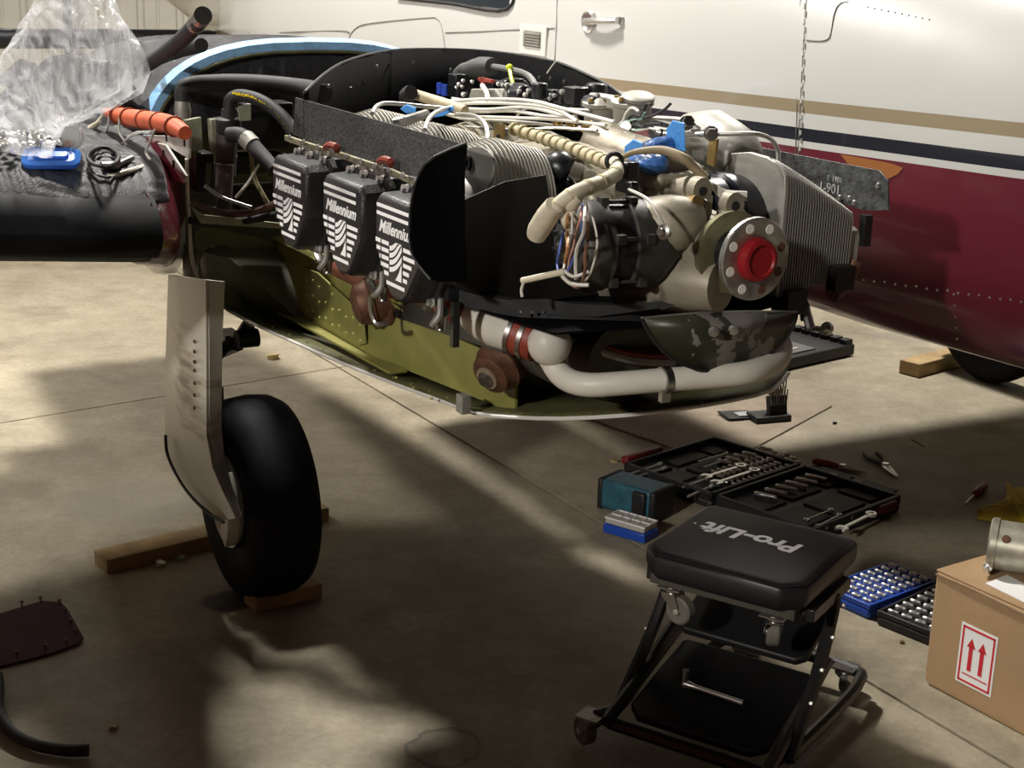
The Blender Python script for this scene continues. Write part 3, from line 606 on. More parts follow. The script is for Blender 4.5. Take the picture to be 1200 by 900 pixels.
# upper shoulder humps over cylinder pads, and nose bosses
mb = MB()
for k in range(3):
    for sgn in (-1, 1): mb.lathe((.22+.30*k+(.07 if sgn > 0 else 0), EB+sgn*.03, 1.17), (0, sgn, .15), [(0, .12), (.10, .125), (.135, .105), (.15, .09)], 24)
part(mb, 'cylinder_pad', case_, ang=45)
mb = MB(); mb.tube([E(812, 262, .34), E(790, 262, .30), E(760, 268, .27)], [.045, .055, .06], 14).tube([E(835, 292, .34), E(800, 290, .32), E(770, 292, .3)], .018, 10).tube([E(845, 335, .36), E(800, 330, .33), E(740, 335, .3)], [.05, .06, .065], 14)
mb.cyl(E(768, 232, .38), E(812, 222, .40), .028, n=14); part(mb, 'nose_case', case_)
mb = MB().box(E(770, 205, .42), (.20, .13, .035)).tube([E(700, 165, .42), E(742, 196, .42), E(790, 196, .42)], [.05, .07, .05], 12); part(mb, 'backbone_cover', case_, bevel=.01)
# lifting lugs
mb = MB()
for (x, y, b) in ((819, 223, .36), (857, 240, .42)):
    c = E(x, y, b); mb.rings([[c+V3(o, .022*cos(t), .026*sin(t)) for t in [2*pi*i/14 for i in range(14)]] for o in (-.012, .012)]).box(c+V3(0, 0, -.03), (.024, .05, .04))
lug = part(mb, 'lifting_lug', case_)
mb = MB()
for (x, y, b) in ((819, 223, .36), (857, 240, .42)): mb.cyl(E(x, y, b)+V3(.0125, 0, 0), E(x, y, b)+V3(.0135, 0, 0), .009)
part(mb, 'lug_hole', rubber, lug)
mb = MB()
for (x, y, b) in ((809, 239, .36), (727, 138, .5), (704, 276, .3), (735, 150, .45), (820, 240, .36)): mb.hexb(E(x, y, b), (.6, -.6, .3), .012, .016)
part(mb, 'crankcase_bolt', alu, cc_)
mb = MB().cyl(E(801, 240, .33), E(818, 237, .33), .014).hexb(E(801, 240, .33), (-.3, -1, 0), .015, .012); part(mb, 'hex_plug', brass, cc_)
mb = MB()
for (x, y) in ((654, 141), (672, 147), (690, 153)): mb.cyl(E(x, y+6, .42), E(x, y-4, .42), .011, n=10).hexb(E(x, y-3, .42), (.2, -1, .2), .014, .012)
part(mb, 'fuel_nozzle', brass, cc_)
mb = MB()
for i in range(12): mb.hexb(E(612+i*12, 187+i*5, .30) , (.1, -.3, 1), .005, .008)
part(mb, 'case_stud', steeld, cc_)
# flange
fc = E(886, 304, .38); fx = V3(1, 0, 0)
part(MB().lathe(fc-fx*.09, fx, [(0, .03), (.002, .075), (.02, .078), (.024, .03)], 40), 'starter_ring_plate', mat('olive_steel', (.20, .19, .11), .4, .6, var=.2, vs=20))
part(MB().lathe(fc-fx*.11, fx, [(0, .045), (.10, .045)], 30), 'crankshaft_nose', blackp)
pf = part(MB().lathe(fc, fx, [(-.014, .04), (-.014, .074), (-.011, .077), (-.002, .077), (0, .0745), (0, .046), (-.003, .04)], 56), 'propeller_flange', mat('worn_flange_steel', (.42, .41, .38), .42, .85, var=.3, vs=25))
part(MB().lathe(fc, fx, [(-.01, .041), (.006, .041), (.016, .037), (.018, .030), (.014, .027), (.013, .0)], 32), 'crankshaft_plug', red, pf)
mb = MB(); mk = MB()
for i in range(8):
    t = i*pi/4+.32; q = fc+V3(0, cos(t)*.060, sin(t)*.060)
    (mb if i not in (0, 6, 7) else mk).lathe(q, fx, [(-.0, .0095), (.0008, .0085), (.0006, .0)], 14)
part(mb, 'bolt_hole', mat('bright_bushing', (.80, .78, .70), .5), pf); part(mk, 'bolt_hole', rust, pf)
# ---- cylinders: left bank (3) and right bank
CY = [(.49, 1), (.775, 1), (1.06, 1)]
def fin_stack(mb, a, b0, b1, n, ra, rz_, zc, flat=0.):
    for i in range(n):
        b = b0+(b1-b0)*i/(n-1); k = 1-.25*abs(i/(n-1)-.45)
        r_ = [(a+ra*k*math.copysign(abs(cos(t))**.9, cos(t)), b, zc+rz_*k*math.copysign(abs(sin(t))**.85, sin(t))) for t in [2*pi*j/28 for j in range(28)]]
        mb.rings([r_, [(p[0], p[1]+.0024, p[2]) for p in r_]])
for k, (a, _) in enumerate(CY):
    a = [.44, .72, 1.00][k]
    mb = MB(); fin_stack(mb, a, .035, .205, 20, .115, .165, 1.19); mb.lathe((a, .035, 1.19), (0, 1, 0), [(0, .08), (.17, .08)], 20)
    cy = part(mb, 'cylinder_head', fin)
    mb = MB(); fin_stack(mb, a+.005, .205, .275, 11, .082, .088, 1.20); mb.lathe((a, .19, 1.2), (0, 1, 0), [(0, .06), (.12, .06)], 20); part(mb, 'cylinder_barrel', blackp)
    mb = MB().lathe((a, .02, 1.19), (0, 1, 0), [(0, .09), (.02, .10)], 20); part(mb, 'cylinder_end', finn, cy)
    if k == 2:
        mb = MB(); q = [E(max(543, 552+27*cos(t_)), 204+31*sin(t_)-.3*(27*cos(t_)), .034) for t_ in [i_*pi/12 for i_ in range(24)]]; mb.prism(q, (0, .004, 0)); part(mb, 'head_face', finn, cy)
        part(MB().lathe(E(549, 190, .033), (0, -1, 0), [(0, .016), (.006, .016), (.006, .010), (-.0, .009)], 16), 'spark_plug_hole', rubber, cy)
# right bank front head: slab fins
RA0 = 1.30
def gfin(x0, x1): pass
base = [(843, 203), (866, 190), (893, 185), (915, 189), (930, 201), (935, 218), (935, 300), (934, 350), (900, 352)]
bp = [E(x, y, .58) for x, y in base]
aL = 1.08; prof = [(p.x, p.z) for p in bp]
prof = [(1.0, 1.17), (1.02, 1.225), (1.055, 1.27), (1.10, 1.302), (1.16, 1.325), (1.225, 1.336), (1.285, 1.333), (1.325, 1.322), (1.343, 1.305), (1.348, 1.27), (1.345, 1.06), (1.05, 1.06), (1.0, 1.12)]
mb = MB(); N = 27
for i in range(N):
    t = i/(N-1); b = .585+.185*t; s_ = 1-(0 if t < .45 else (t-.45)**1.5*.35)
    pr = [((x-1.17)*(1-.06*t)+1.17, b, 1.17+(z-1.17)*((1-.64*t**1.15) if z > 1.17 else (1-.25*t))) for x, z in prof]
    mb.rings([pr, [(p[0], p[1]+.0028, p[2]) for p in pr]])
mb.rings([[((x-1.17)*.93+1.17, b, 1.17+(z-1.17)*.88) for x, z in prof] for b in (.588, .60)])
rh = part(mb, 'cylinder_head', mat('dark_fin_metal', (.27, .26, .235), .55, .35))
part(MB().rings([[(x, .578, z) for x, z in prof], [(x, .5855, z) for x, z in prof]]), 'head_face', finn, rh, bevel=.002)
mb = MB().rings([[(1.17+(x-1.17)*.9, b, 1.13+(z-1.17)*.36) for x, z in prof] for b in (.77, .80)]); part(mb, 'rocker_cover', finn)
mb = MB().box(E(1014, 270, .83), (.018, .02, .065)).box(E(985, 325, .74), (.03, .05, .05)); part(mb, 'exhaust_port_flange', framem)
part(MB().tube([E(1002, 305, .80), E(990, 330, .78), E(975, 345, .74)], .018, 10), 'exhaust_stub', rust)
# black barrel shroud on right bank
mb = MB().lathe((1.20, .47, 1.175), (0, 1, 0), [(0, .102), (.008, .112), (.05, .112), (.055, .12), (.075, .12), (.08, .112), (.112, .112)], 44); part(mb, 'cylinder_shroud', mat('gloss_black_shroud', (.008, .009, .013), .25))
# other right bank heads, further aft
for a in (.62, .90):
    mb = MB(); fin_stack(mb, a, .56, .72, 14, .12, .125, 1.17); part(mb, 'cylinder_head', fin)
# grey curved intake fairing behind the front right head
part(MB().tube([E(800, 150, .6), E(830, 160, .62), E(858, 178, .62), E(870, 195, .62)], [.03, .06, .06, .05], 14), 'intake_elbow', alud)
# ---- rocker covers with printed emblem
def rc_outline(k=1., z0=0.):
    w = .106; pts = [(-w, .085), (-w*.85, .10), (w*.85, .10), (w, .085), (w, -.015), (w*.42, -.092), (w*.22, -.105), (-w*.22, -.105), (-w*.42, -.092), (-w, -.015)]
    return [(x*k, z*k) for x, z in pts]
def emblem():
    mb = MB()
    def bar(x0, x1, z, h, sl=0., sh=0.): mb.prism([(x0+sh, 0, z), (x1, 0, z), (x1, 0, z-h), (x0, 0, z-h)], (0, -.0006, 0))
    bar(-.078, .070, .082, .007); bar(-.078, .070, .066, .007)
    for (z, hw) in ((.012, .082), (-.003, .078), (-.018, .066), (-.033, .056)):
        bar(-hw, -.062 if hw > .064 else -.06, z, .008); bar(-.057, -.028, z, .008); bar(.030, hw*.95, z, .008)
    bar(-.046, -.028, -.048, .008); bar(.030, .046, -.048, .008); bar(-.036, .036, -.066, .0075)
    # rounded shield with a swept runway
    sh = [(-.024, -.058), (-.024, .005), (-.014, .015), (.012, .015), (.024, .006), (.024, -.020)]
    for k in range(4):
        w0 = .009; P = []
        for i in range(7):
            t = i/6; P.append((-.024+.048*t, -.046+k*.014+(.028+.006*k)*t*t))
        Q = [(x, min(z+.0112-.003*(1-x/.024)*.3, .016)) for x, z in P]
        mb.prism([(x, 0, min(z, .0155)) for x, z in P]+[(x, 0, z) for x, z in Q[::-1]], (0, -.0006, 0))
    mb.prism([(-.0, 0, -.058), (.024, 0, -.058), (.024, 0, -.022), (.012, 0, -.044)], (0, -.0006, 0))
    vs, fs = text_mesh('Millennium', .034, .35, .0003, .0008)
    mb.add([(v.x*.95+.002, -.0004, v.y+.036) if False else (v.x*.92, -.0004-v.z, v.y*1.0+.0375) for v in vs], fs)
    return mb.mesh('emblem', text_w, recalc=False)
def cover_body():
    mb = MB(); R = []
    for y, k in ((.075, .92), (.07, 1.10), (.058, 1.10), (.055, 1.0), (.012, .98), (.003, .94), (0, .90)): R.append([(x, y, z) for x, z in rc_outline(k)])
    return mb.rings(R).mesh('rocker_cover', mat('black_crinkle_paint', (.017, .017, .018), .38, bump=.35, bs=220, spec=.6), 30)
em, cb = emblem(), cover_body()
bm_ = MB().hexb((0, 0, 0), (0, -1, .2), .0075, .012).mesh('cover_bolt', steel)
for i, (x, y) in enumerate(((345, 236), (404, 258), (470, 290))):
    c = E(x, y, -.115); c.z = 1.15; c.x = [.465, .765, 1.035][i]
    o = bpy.data.objects.new('rocker_cover', cb); COL.objects.link(o); o.parent = AP; o.location = c; o['label'] = ['rearmost black rocker cover with white emblem', 'middle black rocker cover with white emblem', 'foremost black rocker cover with white emblem, half hidden by the baffle'][i]
    for nm, me, lo_ in [('emblem', em, 0)]+[('cover_bolt', bm_, q) for q in ((.0, .055, .106), (-.108, .055, .02), (.108, .055, .02), (.05, .055, -.10), (-.07, .055, .106), (.08, .055, .106))]:
        e = bpy.data.objects.new(nm, me); COL.objects.link(e); e.parent = o
        if lo_: e.location = lo_
        else: e.location = (-.004, -.0005, -.003); e.scale = (1.13, 1, 1.0)
    # upper plate/head edge above the cover, spring of wires below
    mb = MB().box(c+V3(0, .10, .085), (.19, .06, .05)).box(c+V3(0, .10, -.02), (.15, .06, .15)); part(mb, 'rocker_box', blackp, bevel=.006)
    mb = MB()
    for dx in (-.06, -.02, .045, .08): mb.hexb(c+V3(dx, .068, .112), (0, -1, .3), .007, .01)
    mb.box(c+V3(.0, .065, .12), (.16, .01, .018)); part(mb, 'cover_lug', steeld)
    mb = MB().tube([c+V3(.05, .07, -.09), c+V3(.07, .06, -.12), c+V3(.06, .05, -.14), c+V3(.04, .07, -.13)], .007, 8); part(mb, 'ignition_lead', alud)
    mb = MB().lathe(c+V3(.04, .08, -.11), (.3, -.2, -1), [(0, .012), (.02, .014), (.025, .010), (.05, .009)], 10); part(mb, 'spark_plug', steeld)
# baffle: outer wall, front corner, front wall, rear/inboard arch, inboard wall
outw = part(MB().prism([V3(.335, -.045, 1.372), V3(1.18, -.045, 1.368), V3(1.16, -.045, 1.255), V3(.96, -.045, 1.262), V3(.315, -.045, 1.285)], (0, .004, 0)), 'outboard_baffle', grit)
rail = MB()
for k, (x0, y0, x1, y1) in enumerate(((333, 158, 385, 175), (391, 176, 446, 194), (455, 197, 492, 213))):
    rail.prism([E(x0, y0, -.055), E(x1, y1, -.055), E(x1, y1+9, -.055), E(x0, y0+7, -.055)], (0, .008, 0))
part(rail, 'baffle_rail', mat('olive_rail', (.30, .28, .19), .5, .3, var=.3, vs=60), outw, bevel=.002)
mb = MB()
for i in range(10): mb.hexb(E(340+i*16.6, 161+i*5.5, -.058), (0, -1, 0), .005, .005)
part(mb, 'rail_screw', steel, outw)
mb = MB()
for x, y in ((388, 173), (451, 190)): mb.tube([E(x-6, y, -.065), E(x-2, y-3, -.07), E(x+6, y-1, -.07), E(x+7, y+3, -.065)], .008, 8)
part(mb, 'sealant_blob', redsil, outw)
crn = [(545, 168), (508, 184), (492, 203), (483, 232), (480, 262), (481, 292), (490, 310), (505, 328), (512, 330), (545, 330), (541, 235)]
part(MB().prism([E(x, y, -.15 if x < 540 else -.05) for x, y in crn], (0, .004, 0)), 'corner_baffle', black, outw)
mb = MB()
for x, y in ((511, 243), (506, 265), (506, 291)): mb.lathe(E(x, y, -.1), (0, -1, 0), [(0, .008), (.003, .007), (.001, .003)], 12)
part(mb, 'baffle_rivet', steeld, outw)
part(MB().tube([E(545, 168, -.05)]+[E(x, y, -.15) for x, y in crn[1:8]], .003, 5, 2), 'baffle_edge', rubber, outw)
fwl = [(540, 235), (600, 216), (640, 206), (652, 204), (725, 195), (728, 210), (700, 330), (640, 352), (570, 352), (505, 330), (520, 240)]
fwl = [(540, 236), (592, 213), (640, 205), (645, 240), (690, 250), (700, 345), (640, 352), (575, 350), (515, 330), (520, 240)]
fb_ = part(MB().prism([EA(x, y, 1.155) for x, y in fwl], (-.004, 0, 0)), 'front_baffle', mat('sooty_black_baffle', (.014, .013, .011), .5, var=.5, vs=6, bump=.1))
# bottom lip running round the front
lip = [(508, 318, -.03), (520, 334, -.03), (560, 346, .0), (612, 354, .05), (670, 356, .12), (740, 358, .22), (790, 362, .32)]
R = [[], [], [], []]
mb = MB(); Q = [E(*p) for p in lip]
R = [[q+V3(0, 0, .0), q+V3(.0, 0, -.030), q+V3(-.01, .02, -.034), q+V3(-.01, .02, .0)] for q in Q]
part(mb.rings(R), 'lower_baffle_lip', rubber, fb_)
mb = MB()
for i in range(9): mb.ball(E(612+i*13, 367+(.2*i), .035+.022*i)+V3(.0, -.002, .003), .0035, 6)
part(mb, 'lip_rivet', alu, fb_)
mb = MB().prism([E(x, y, .03+.0013*(x-600)) for x, y in ((600, 353), (640, 352), (672, 358), (705, 360), (775, 355), (790, 359), (700, 371), (640, 369))], (0, .0, .003)); part(mb, 'seal_flap', rubber, fb_)
mb = MB().prism([V3(1.15, .0, 1.045), V3(1.36, .05, 1.04), V3(1.40, .35, 1.04), V3(1.36, .62, 1.05), V3(1.0, .62, 1.04), V3(.9, .0, 1.04)], (0, 0, .004)); part(mb, 'intercylinder_tray', black)
# arch baffle (aft and inboard), bottom hidden
top = [(356, 109, -.045), (362, 103, -.03), (378, 88, .05), (400, 74, .14), (430, 64, .25), (458, 59, .36), (485, 57.5, .45), (520, 57.5, .56), (560, 59, .66), (600, 63, .73), (640, 70, .78), (660, 75, .80), (690, 88, .81), (712, 99, .82), (726, 109, .82), (738, 122, .82)]
Q = [E(*t) for t in top]
for i, q in enumerate(Q):
    pass
mb = MB(); R = [[q, V3(q.x, q.y, 1.20)] for q in Q]
mb.add([p for r in R for p in r], [(2*i, 2*i+2, 2*i+3, 2*i+1) for i in range(len(Q)-1)]); arch = part(mb, 'rear_baffle', black, solid=.004)
part(MB().tube(Q, .0035, 6, 2), 'baffle_edge', mat('edge_seal', (.05, .05, .048), .5), arch)
mb = MB()
for x, y in ((385, 101), (397, 101), (427, 94), (445, 97), (456, 77), (484, 73), (515, 73), (528, 82), (442, 78), (411, 104), (632, 91), (645, 92), (661, 96), (674, 102), (604, 86)):
    i = min(range(len(top)), key=lambda k: abs(top[k][0]-x)); b = top[i][2]-.012; mb.lathe(E(x, y, b), (.5, -1, 0), [(0, .0055), (.003, .004)], 8)
part(mb, 'baffle_rivet', mat('dark_rivet', (.12, .12, .11), .4, .6), arch)
part(MB().tube([E(652, 71, .78), E(645, 80, .775), E(641, 86, .77)], .0022, 5), 'baffle_notch', whited, arch)
inb = [(760, 138), (840, 163), (1030, 200), (1040, 212), (1041, 246), (1015, 247), (990, 240), (820, 195), (760, 175)]
ib = part(MB().prism([E(x, y, .85) for x, y in inb], (0, .004, 0)), 'inboard_baffle', mat('mottled_grey_baffle', (.045, .047, .047), .6, var=.6, vs=45, bump=.4, bs=120))
mb = MB()
for x, y in ((1029, 218), (995, 233), (984, 232), (1001, 238)): mb.lathe(E(x, y, .849), (0, -1, 0), [(0, .007), (.004, .005)], 10)
part(mb, 'baffle_rivet', alu, ib)
vs, fs = text_mesh('1-901', .030, 0, .0003, 0.); p = E(972, 221, .848); part(MB().add([p+V3(v.x, -v.z, v.y-.03*v.x*0) for v in vs], fs), 'handwriting', mat('chalk_marking', (.35, .36, .35), .8), ib, recalc=False)
vs, fs = text_mesh('F. 1901', .016, 0, .0003, 0.); p = E(978, 210, .848); part(MB().add([p+V3(v.x, -v.z, v.y) for v in vs], fs), 'handwriting', mat('chalk_marking', (.35, .36, .35), .8), ib, recalc=False)
# scoop half-disc
sc = [(752, 373), (762, 392), (778, 412), (800, 427), (830, 435), (862, 434), (890, 424), (915, 404), (930, 382), (934, 366), (880, 365), (820, 367)]
def sb_(x): return .17+.0022*(x-755)
mb = MB(); Q = [E(x, y, sb_(x)) for x, y in sc]; cn = E(845, 385, sb_(845)+.0)+V3(.03, -.015, 0)
mb.add(Q+[cn], [(i, (i+1) % len(Q), len(Q)) for i in range(len(Q))])
def scm():
    m = mat('dark_green_scoop_paint', (.05, .052, .03), .4)
    nt = m.node_tree; P = nt.nodes['Principled BSDF']; tc = nt.nodes.new('ShaderNodeTexCoord'); n = nt.nodes.new('ShaderNodeTexNoise'); n.inputs['Scale'].default_value = 26; n.inputs['Detail'].default_value = 8
    nt.links.new(tc.outputs['Object'], n.inputs['Vector']); n2 = nt.nodes.new('ShaderNodeVectorMath'); n2.operation = 'DISTANCE'; c = E(862, 385, sb_(862)); n2.inputs[1].default_value = c; nt.links.new(tc.outputs['Object'], n2.inputs[0])
    ma = nt.nodes.new('ShaderNodeMath'); ma.operation = 'MULTIPLY_ADD'; nt.links.new(n2.outputs['Value'], ma.inputs[0]); ma.inputs[1].default_value = -1.5; nt.links.new(n.outputs[0], ma.inputs[2])
    r = nt.nodes.new('ShaderNodeValToRGB'); r.color_ramp.elements[0].position = .40; r.color_ramp.elements[1].position = .415; r.color_ramp.elements[0].color = (.035, .037, .020, 1); r.color_ramp.elements[1].color = (.22, .21, .185, 1); nt.links.new(ma.outputs[0], r.inputs[0]); nt.links.new(r.outputs[0], P.inputs['Base Color']); return m
scp = part(mb, 'cowl_scoop', scm(), solid=.003, ang=60)
part(MB().tube(Q[:10], .0035, 6, 2), 'scoop_rim', rubber, scp); part(MB().tube([Q[0], Q[11], Q[10], Q[9]], .0028, 6, 2), 'scoop_lip', alud, scp)
mb = MB()
for x, y in ((854, 381), (831, 383)): mb.lathe(E(x, y, sb_(x))+V3(.03, -.012, 0), (.8, -.6, 0), [(0, .010), (.006, .010), (.007, .005)], 12)
part(mb, 'scoop_fitting', steeld, scp)
part(MB().box(E(925, 352, .62), (.05, .05, .05)).tube([E(905, 347, .6), E(925, 345, .64), (E(940, 355, .66)), E(945, 375, .66)], .012, 8), 'pulley_housing', blackp)
part(MB().tube([E(936, 350, .66), E(944, 364, .66), E(950, 385, .66)], .010, 8).cyl(E(945, 384, .68), E(966, 386, .68), .006).ball(E(969, 385, .68), .014), 'control_lever', steeld)
# ---- alternator (axis across the airplane)
ac = E(672, 288, .12); ax = V3(.12, .99, -.02).normalized()
alt = part(MB().lathe(ac, ax, [(-.012, .035), (-.012, .062), (0, .078), (.02, .084), (.05, .086), (.052, .082)], 44), 'alternator', altm)
part(MB().lathe(ac, ax, [(.05, .080), (.095, .080)], 40), 'stator_band', altb, alt)
part(MB().lathe(ac, ax, [(.093, .083), (.096, .087), (.15, .087), (.17, .078), (.20, .06), (.22, .05)], 44), 'drive_end', altm, alt)
mb = MB()
for i in range(6):
    t = i*pi/3+.3; e1 = V3(1, 0, 0); e2 = V3(0, 0, 1); q = ac+(e1*cos(t)+e2*sin(t))*.086; mb.box(q+ax*.045, (.018, .016, .018)).box(q+ax*.105, (.018, .016, .018)).cyl(q+ax*.045, q+ax*.105, .004)
part(mb, 'through_bolt', altm, alt)
part(MB().lathe(ac-ax*.012, -ax, [(-.002, .028), (.012, .028), (.016, .022), (.016, .014), (.006, .012), (.006, 0)], 24), 'bearing_cap', steeld, alt)
mb = MB()
for i in range(9): t = i*2*pi/9; mb.box(ac-ax*.010+V3(cos(t), 0, sin(t))*.048, (.014, .012, .008))
part(mb, 'cooling_slot', blackp, alt)
part(MB().tube([E(694, 252, .10), E(700, 285, .1), E(692, 320, .1), E(682, 333, .1)], .0022, 6), 'safety_wire', wire, alt)
part(MB().tube([E(737, 222, .2), E(758, 233, .2), E(770, 250, .2), E(780, 268, .22)], .003, 6), 'safety_wire', wire, alt)
part(MB().lathe(E(781, 272, .21), (.3, -1, .1), [(0, .012), (.01, .014), (.012, .008), (.02, .007)], 12), 'terminal_stud', steeld, alt)
part(MB().box(E(735, 207, .28), (.04, .03, .06)).box(E(741, 222, .25), (.02, .02, .03)), 'adjusting_bracket', framem, bevel=.004)
# boots, sleeves and wires at the alternator
mb = MB().tube([E(650, 240, .02), E(640, 255, .02), E(632, 268, .02), E(628, 278, .02)], [.017, .021, .021, .017], 12); part(mb, 'terminal_boot', cream)
mb = MB().tube([E(677, 230, .06), E(668, 238, .05), E(662, 243, .05)], [.014, .018, .013], 10).tube([E(676, 252, .06), E(668, 258, .05), E(672, 266, .06)], [.013, .017, .013], 10); part(mb, 'terminal_boot', cream)
hs = [E(720, 192, .2), E(722, 203, .17), E(706, 213, .13), E(690, 219, .09), (E(670, 228, .05)), E(655, 240, .03), E(648, 250, .02)]
mb = MB().tube(hs, .0135, 12, 6); part(mb, 'wrapped_harness', cream)
mb = MB()
for i in range(1, 6): mb.tube([hs[i]+(hs[i+1]-hs[i])*t for t in (.0, .18)], .0150, 12, 2)
part(mb, 'harness_tape_turn', tan_)
part(MB().tube([E(720+9*cos(t), 189+9*sin(t), .19+.02*cos(t)) for t in [i*pi/5 for i in range(11)]], .0045, 8, 3), 'cable_clamp', rubber)
lh = [E(618, 154, .3), E(640, 162, .3), E(670, 173, .3), E(700, 183, .27), E(722, 192, .2)]
lh = [E(599, 150, .3), E(632, 160, .3), E(660, 170, .29), (E(690, 182, .27)), E(718, 193, .21)]
part(MB().tube(lh, [.009, .012, .013, .0135, .013], 12, 6), 'wrapped_harness', tan_)
mb = MB()
for i in range(13):
    t = .1+i*.295; k = int(t); p = lh[k].lerp(lh[min(k+1, 4)], t-k); q = lh[k].lerp(lh[min(k+1, 4)], t-k+.07); mb.tube([p, q], .0150, 10, 2)
part(mb, 'harness_tape_turn', mat('olive_tape', (.32, .28, .15), .5))
part(MB().tube([E(478, 108, .25), E(500, 115, .28), E(520, 121, .3), E(545, 130, .32)], .013, 12), 'wrapped_harness', tan_)
part(MB().tube([E(482, 108, .24), (E(476, 112, .24)), E(478, 118, .25)], .018, 10), 'grommet', rubber)
random.seed(3)
cols = [mat('blue_wire', (.08, .12, .4), .4), wire, mat('pink_wire', (.5, .25, .2), .4), mat('brown_wire', (.20, .10, .06), .4), wire, mat('orange_wire', (.4, .2, .08), .4)]
for k in range(7):
    x0, y0 = 682+random.uniform(-8, 6), 236+random.uniform(-8, 8); pts = [E(x0, y0, .08)]; x, y = x0, y0
    for s in range(5):
        x += random.uniform(-7, 3)-(1.5); y += random.uniform(10, 22); pts.append(E(x, y, .05+random.uniform(-.02, .02)))
    if k % 3 == 0: pts.append(E(655, 322, .04))
    part(MB().tube(pts, .0022+.0012*(k % 2), 6, 4), 'field_wire', cols[k % 6])
part(MB().tube([E(612, 329, .0), E(640, 323, .02), E(662, 318, .04)], .006, 8), 'sleeved_wire', cream); part(MB().tube([E(614, 330, 0), E(611, 340, 0), E(612, 348, 0)], .003, 6), 'loose_wire', wire)
part(MB().tube([E(655, 318, .04), E(668, 332, .04), E(690, 334, .06)], .0035, 6).tube([E(660, 316, .04), E(672, 324, .04), E(690, 318, .06)], .003, 6), 'loose_wire', wire)
# ---- ignition leads / fuel lines on top
leads = [[(500, 118), (530, 118), (570, 116), (620, 118), (670, 130), (720, 143)], [(505, 123), (560, 121), (610, 122), (650, 128), (676, 142)], [(515, 128), (560, 131), (600, 130), (640, 136), (675, 137)], [(520, 133), (545, 136), (600, 138), (650, 140), (710, 147)], [(525, 126), (570, 128), (620, 126), (668, 138)], [(540, 139), (600, 142), (660, 148), (720, 152)], [(530, 115), (560, 119), (600, 117), (640, 121), (670, 141)], [(510, 130), (550, 141), (580, 139), (600, 144), (640, 146)], [(600, 143), (615, 128), (635, 126), (690, 129)]]
for i, L_ in enumerate(leads): part(MB().tube([E(x, y, .36+.012*i) for x, y in L_], .0042 if i < 6 else .0032, 6, 6), 'ignition_lead', [wire, wire, alu][i % 3])
part(MB().tube([E(545, 148, .33), E(600, 152, .34), E(650, 150, .36), E(700, 153, .38)], .0035, 6), 'fuel_line', steeld)
part(MB().tube([E(563, 150, .32), E(590, 152, .3), E(612, 158, .3), E(635, 167, .31), E(655, 170, .32)], .0035, 6), 'ignition_lead', rubber)
for pts in ([(570, 202, .10), (571, 170, .12), (570, 150, .15), (562, 139, .18), (552, 135, .22), (535, 134, .26)], [(498, 152, .04), (502, 140, .08), (512, 131, .12), (530, 125, .2)], [(436, 133, .0), (442, 124, .04), (455, 121, .08), (490, 124, .16), (520, 127, .24)], [(912, 190, .62), (911, 175, .62), (903, 163, .6), (885, 157, .55), (845, 157, .5), (820, 158, .48)]):
    part(MB().tube([E(*p) for p in pts], .0048, 8, 6), 'spark_plug_lead', mat('braided_steel', (.45, .44, .41), .4, .8))
part(MB().lathe(E(570, 203, .10), (0, 0, 1), [(-.006, .012), (.01, .012), (.014, .008), (.03, .007)], 6), 'spark_plug_nut', steel)
# tape flags
def flag(pts, b, nm='blue_tape_flag', m=bluetape, dz=.002): return part(MB().prism([E(x, y, b) for x, y in pts], (-.003, .003, dz)), nm, m, bevel=.001)
flag([(508, 133), (515, 127), (530, 125), (532, 130), (520, 136), (509, 138)], .18); flag([(469, 128), (476, 123), (487, 127), (487, 132), (476, 133)], .1)
flag([(732, 172), (742, 164), (752, 168), (756, 178), (742, 186), (731, 184)], .34); flag([(781, 152), (788, 142), (802, 145), (803, 178), (796, 176), (780, 168)], .42)
mb = MB(); mb.ball(E(760, 190, .36), .055, 12, (1, .6, .42)); bg = part(mb, 'blue_plastic_cap', mat('crumpled_blue_film', (.03, .10, .30), .3, bump=1., var=.5, vs=25, bs=40)); 
part(MB().tube([E(762, 182, .38), E(775, 174, .4), E(788, 168, .42)], [.03, .025, .015], 10), 'blue_plastic_wrap', mat('crumpled_blue_film', (.03, .11, .36), .25))
# big sleeve from (730,185) over to the right side
part(MB().tube([E(730, 184, .30), E(745, 178, .31), E(775, 176, .34), (E(800, 185, .36)), E(813, 196, .38), E(828, 210, .4)], [.005, .006, .009, .010, .009, .009], 10, 6), 'sleeved_harness', mat('brown_sleeve', (.26, .20, .12), .5))
for i in range(4): part(MB().tube([E(828, 210, .4), E(838, 217+i*2, .4), E(850, 224+i*3, .42), E(875, 226+i*2.5, .46)], .0035, 6), 'harness_wire', wire)
part(MB().tube([E(826+5*cos(t), 211+6*sin(t), .4) for t in [i*pi/4 for i in range(9)]], .004, 6), 'cable_clamp', rubber)
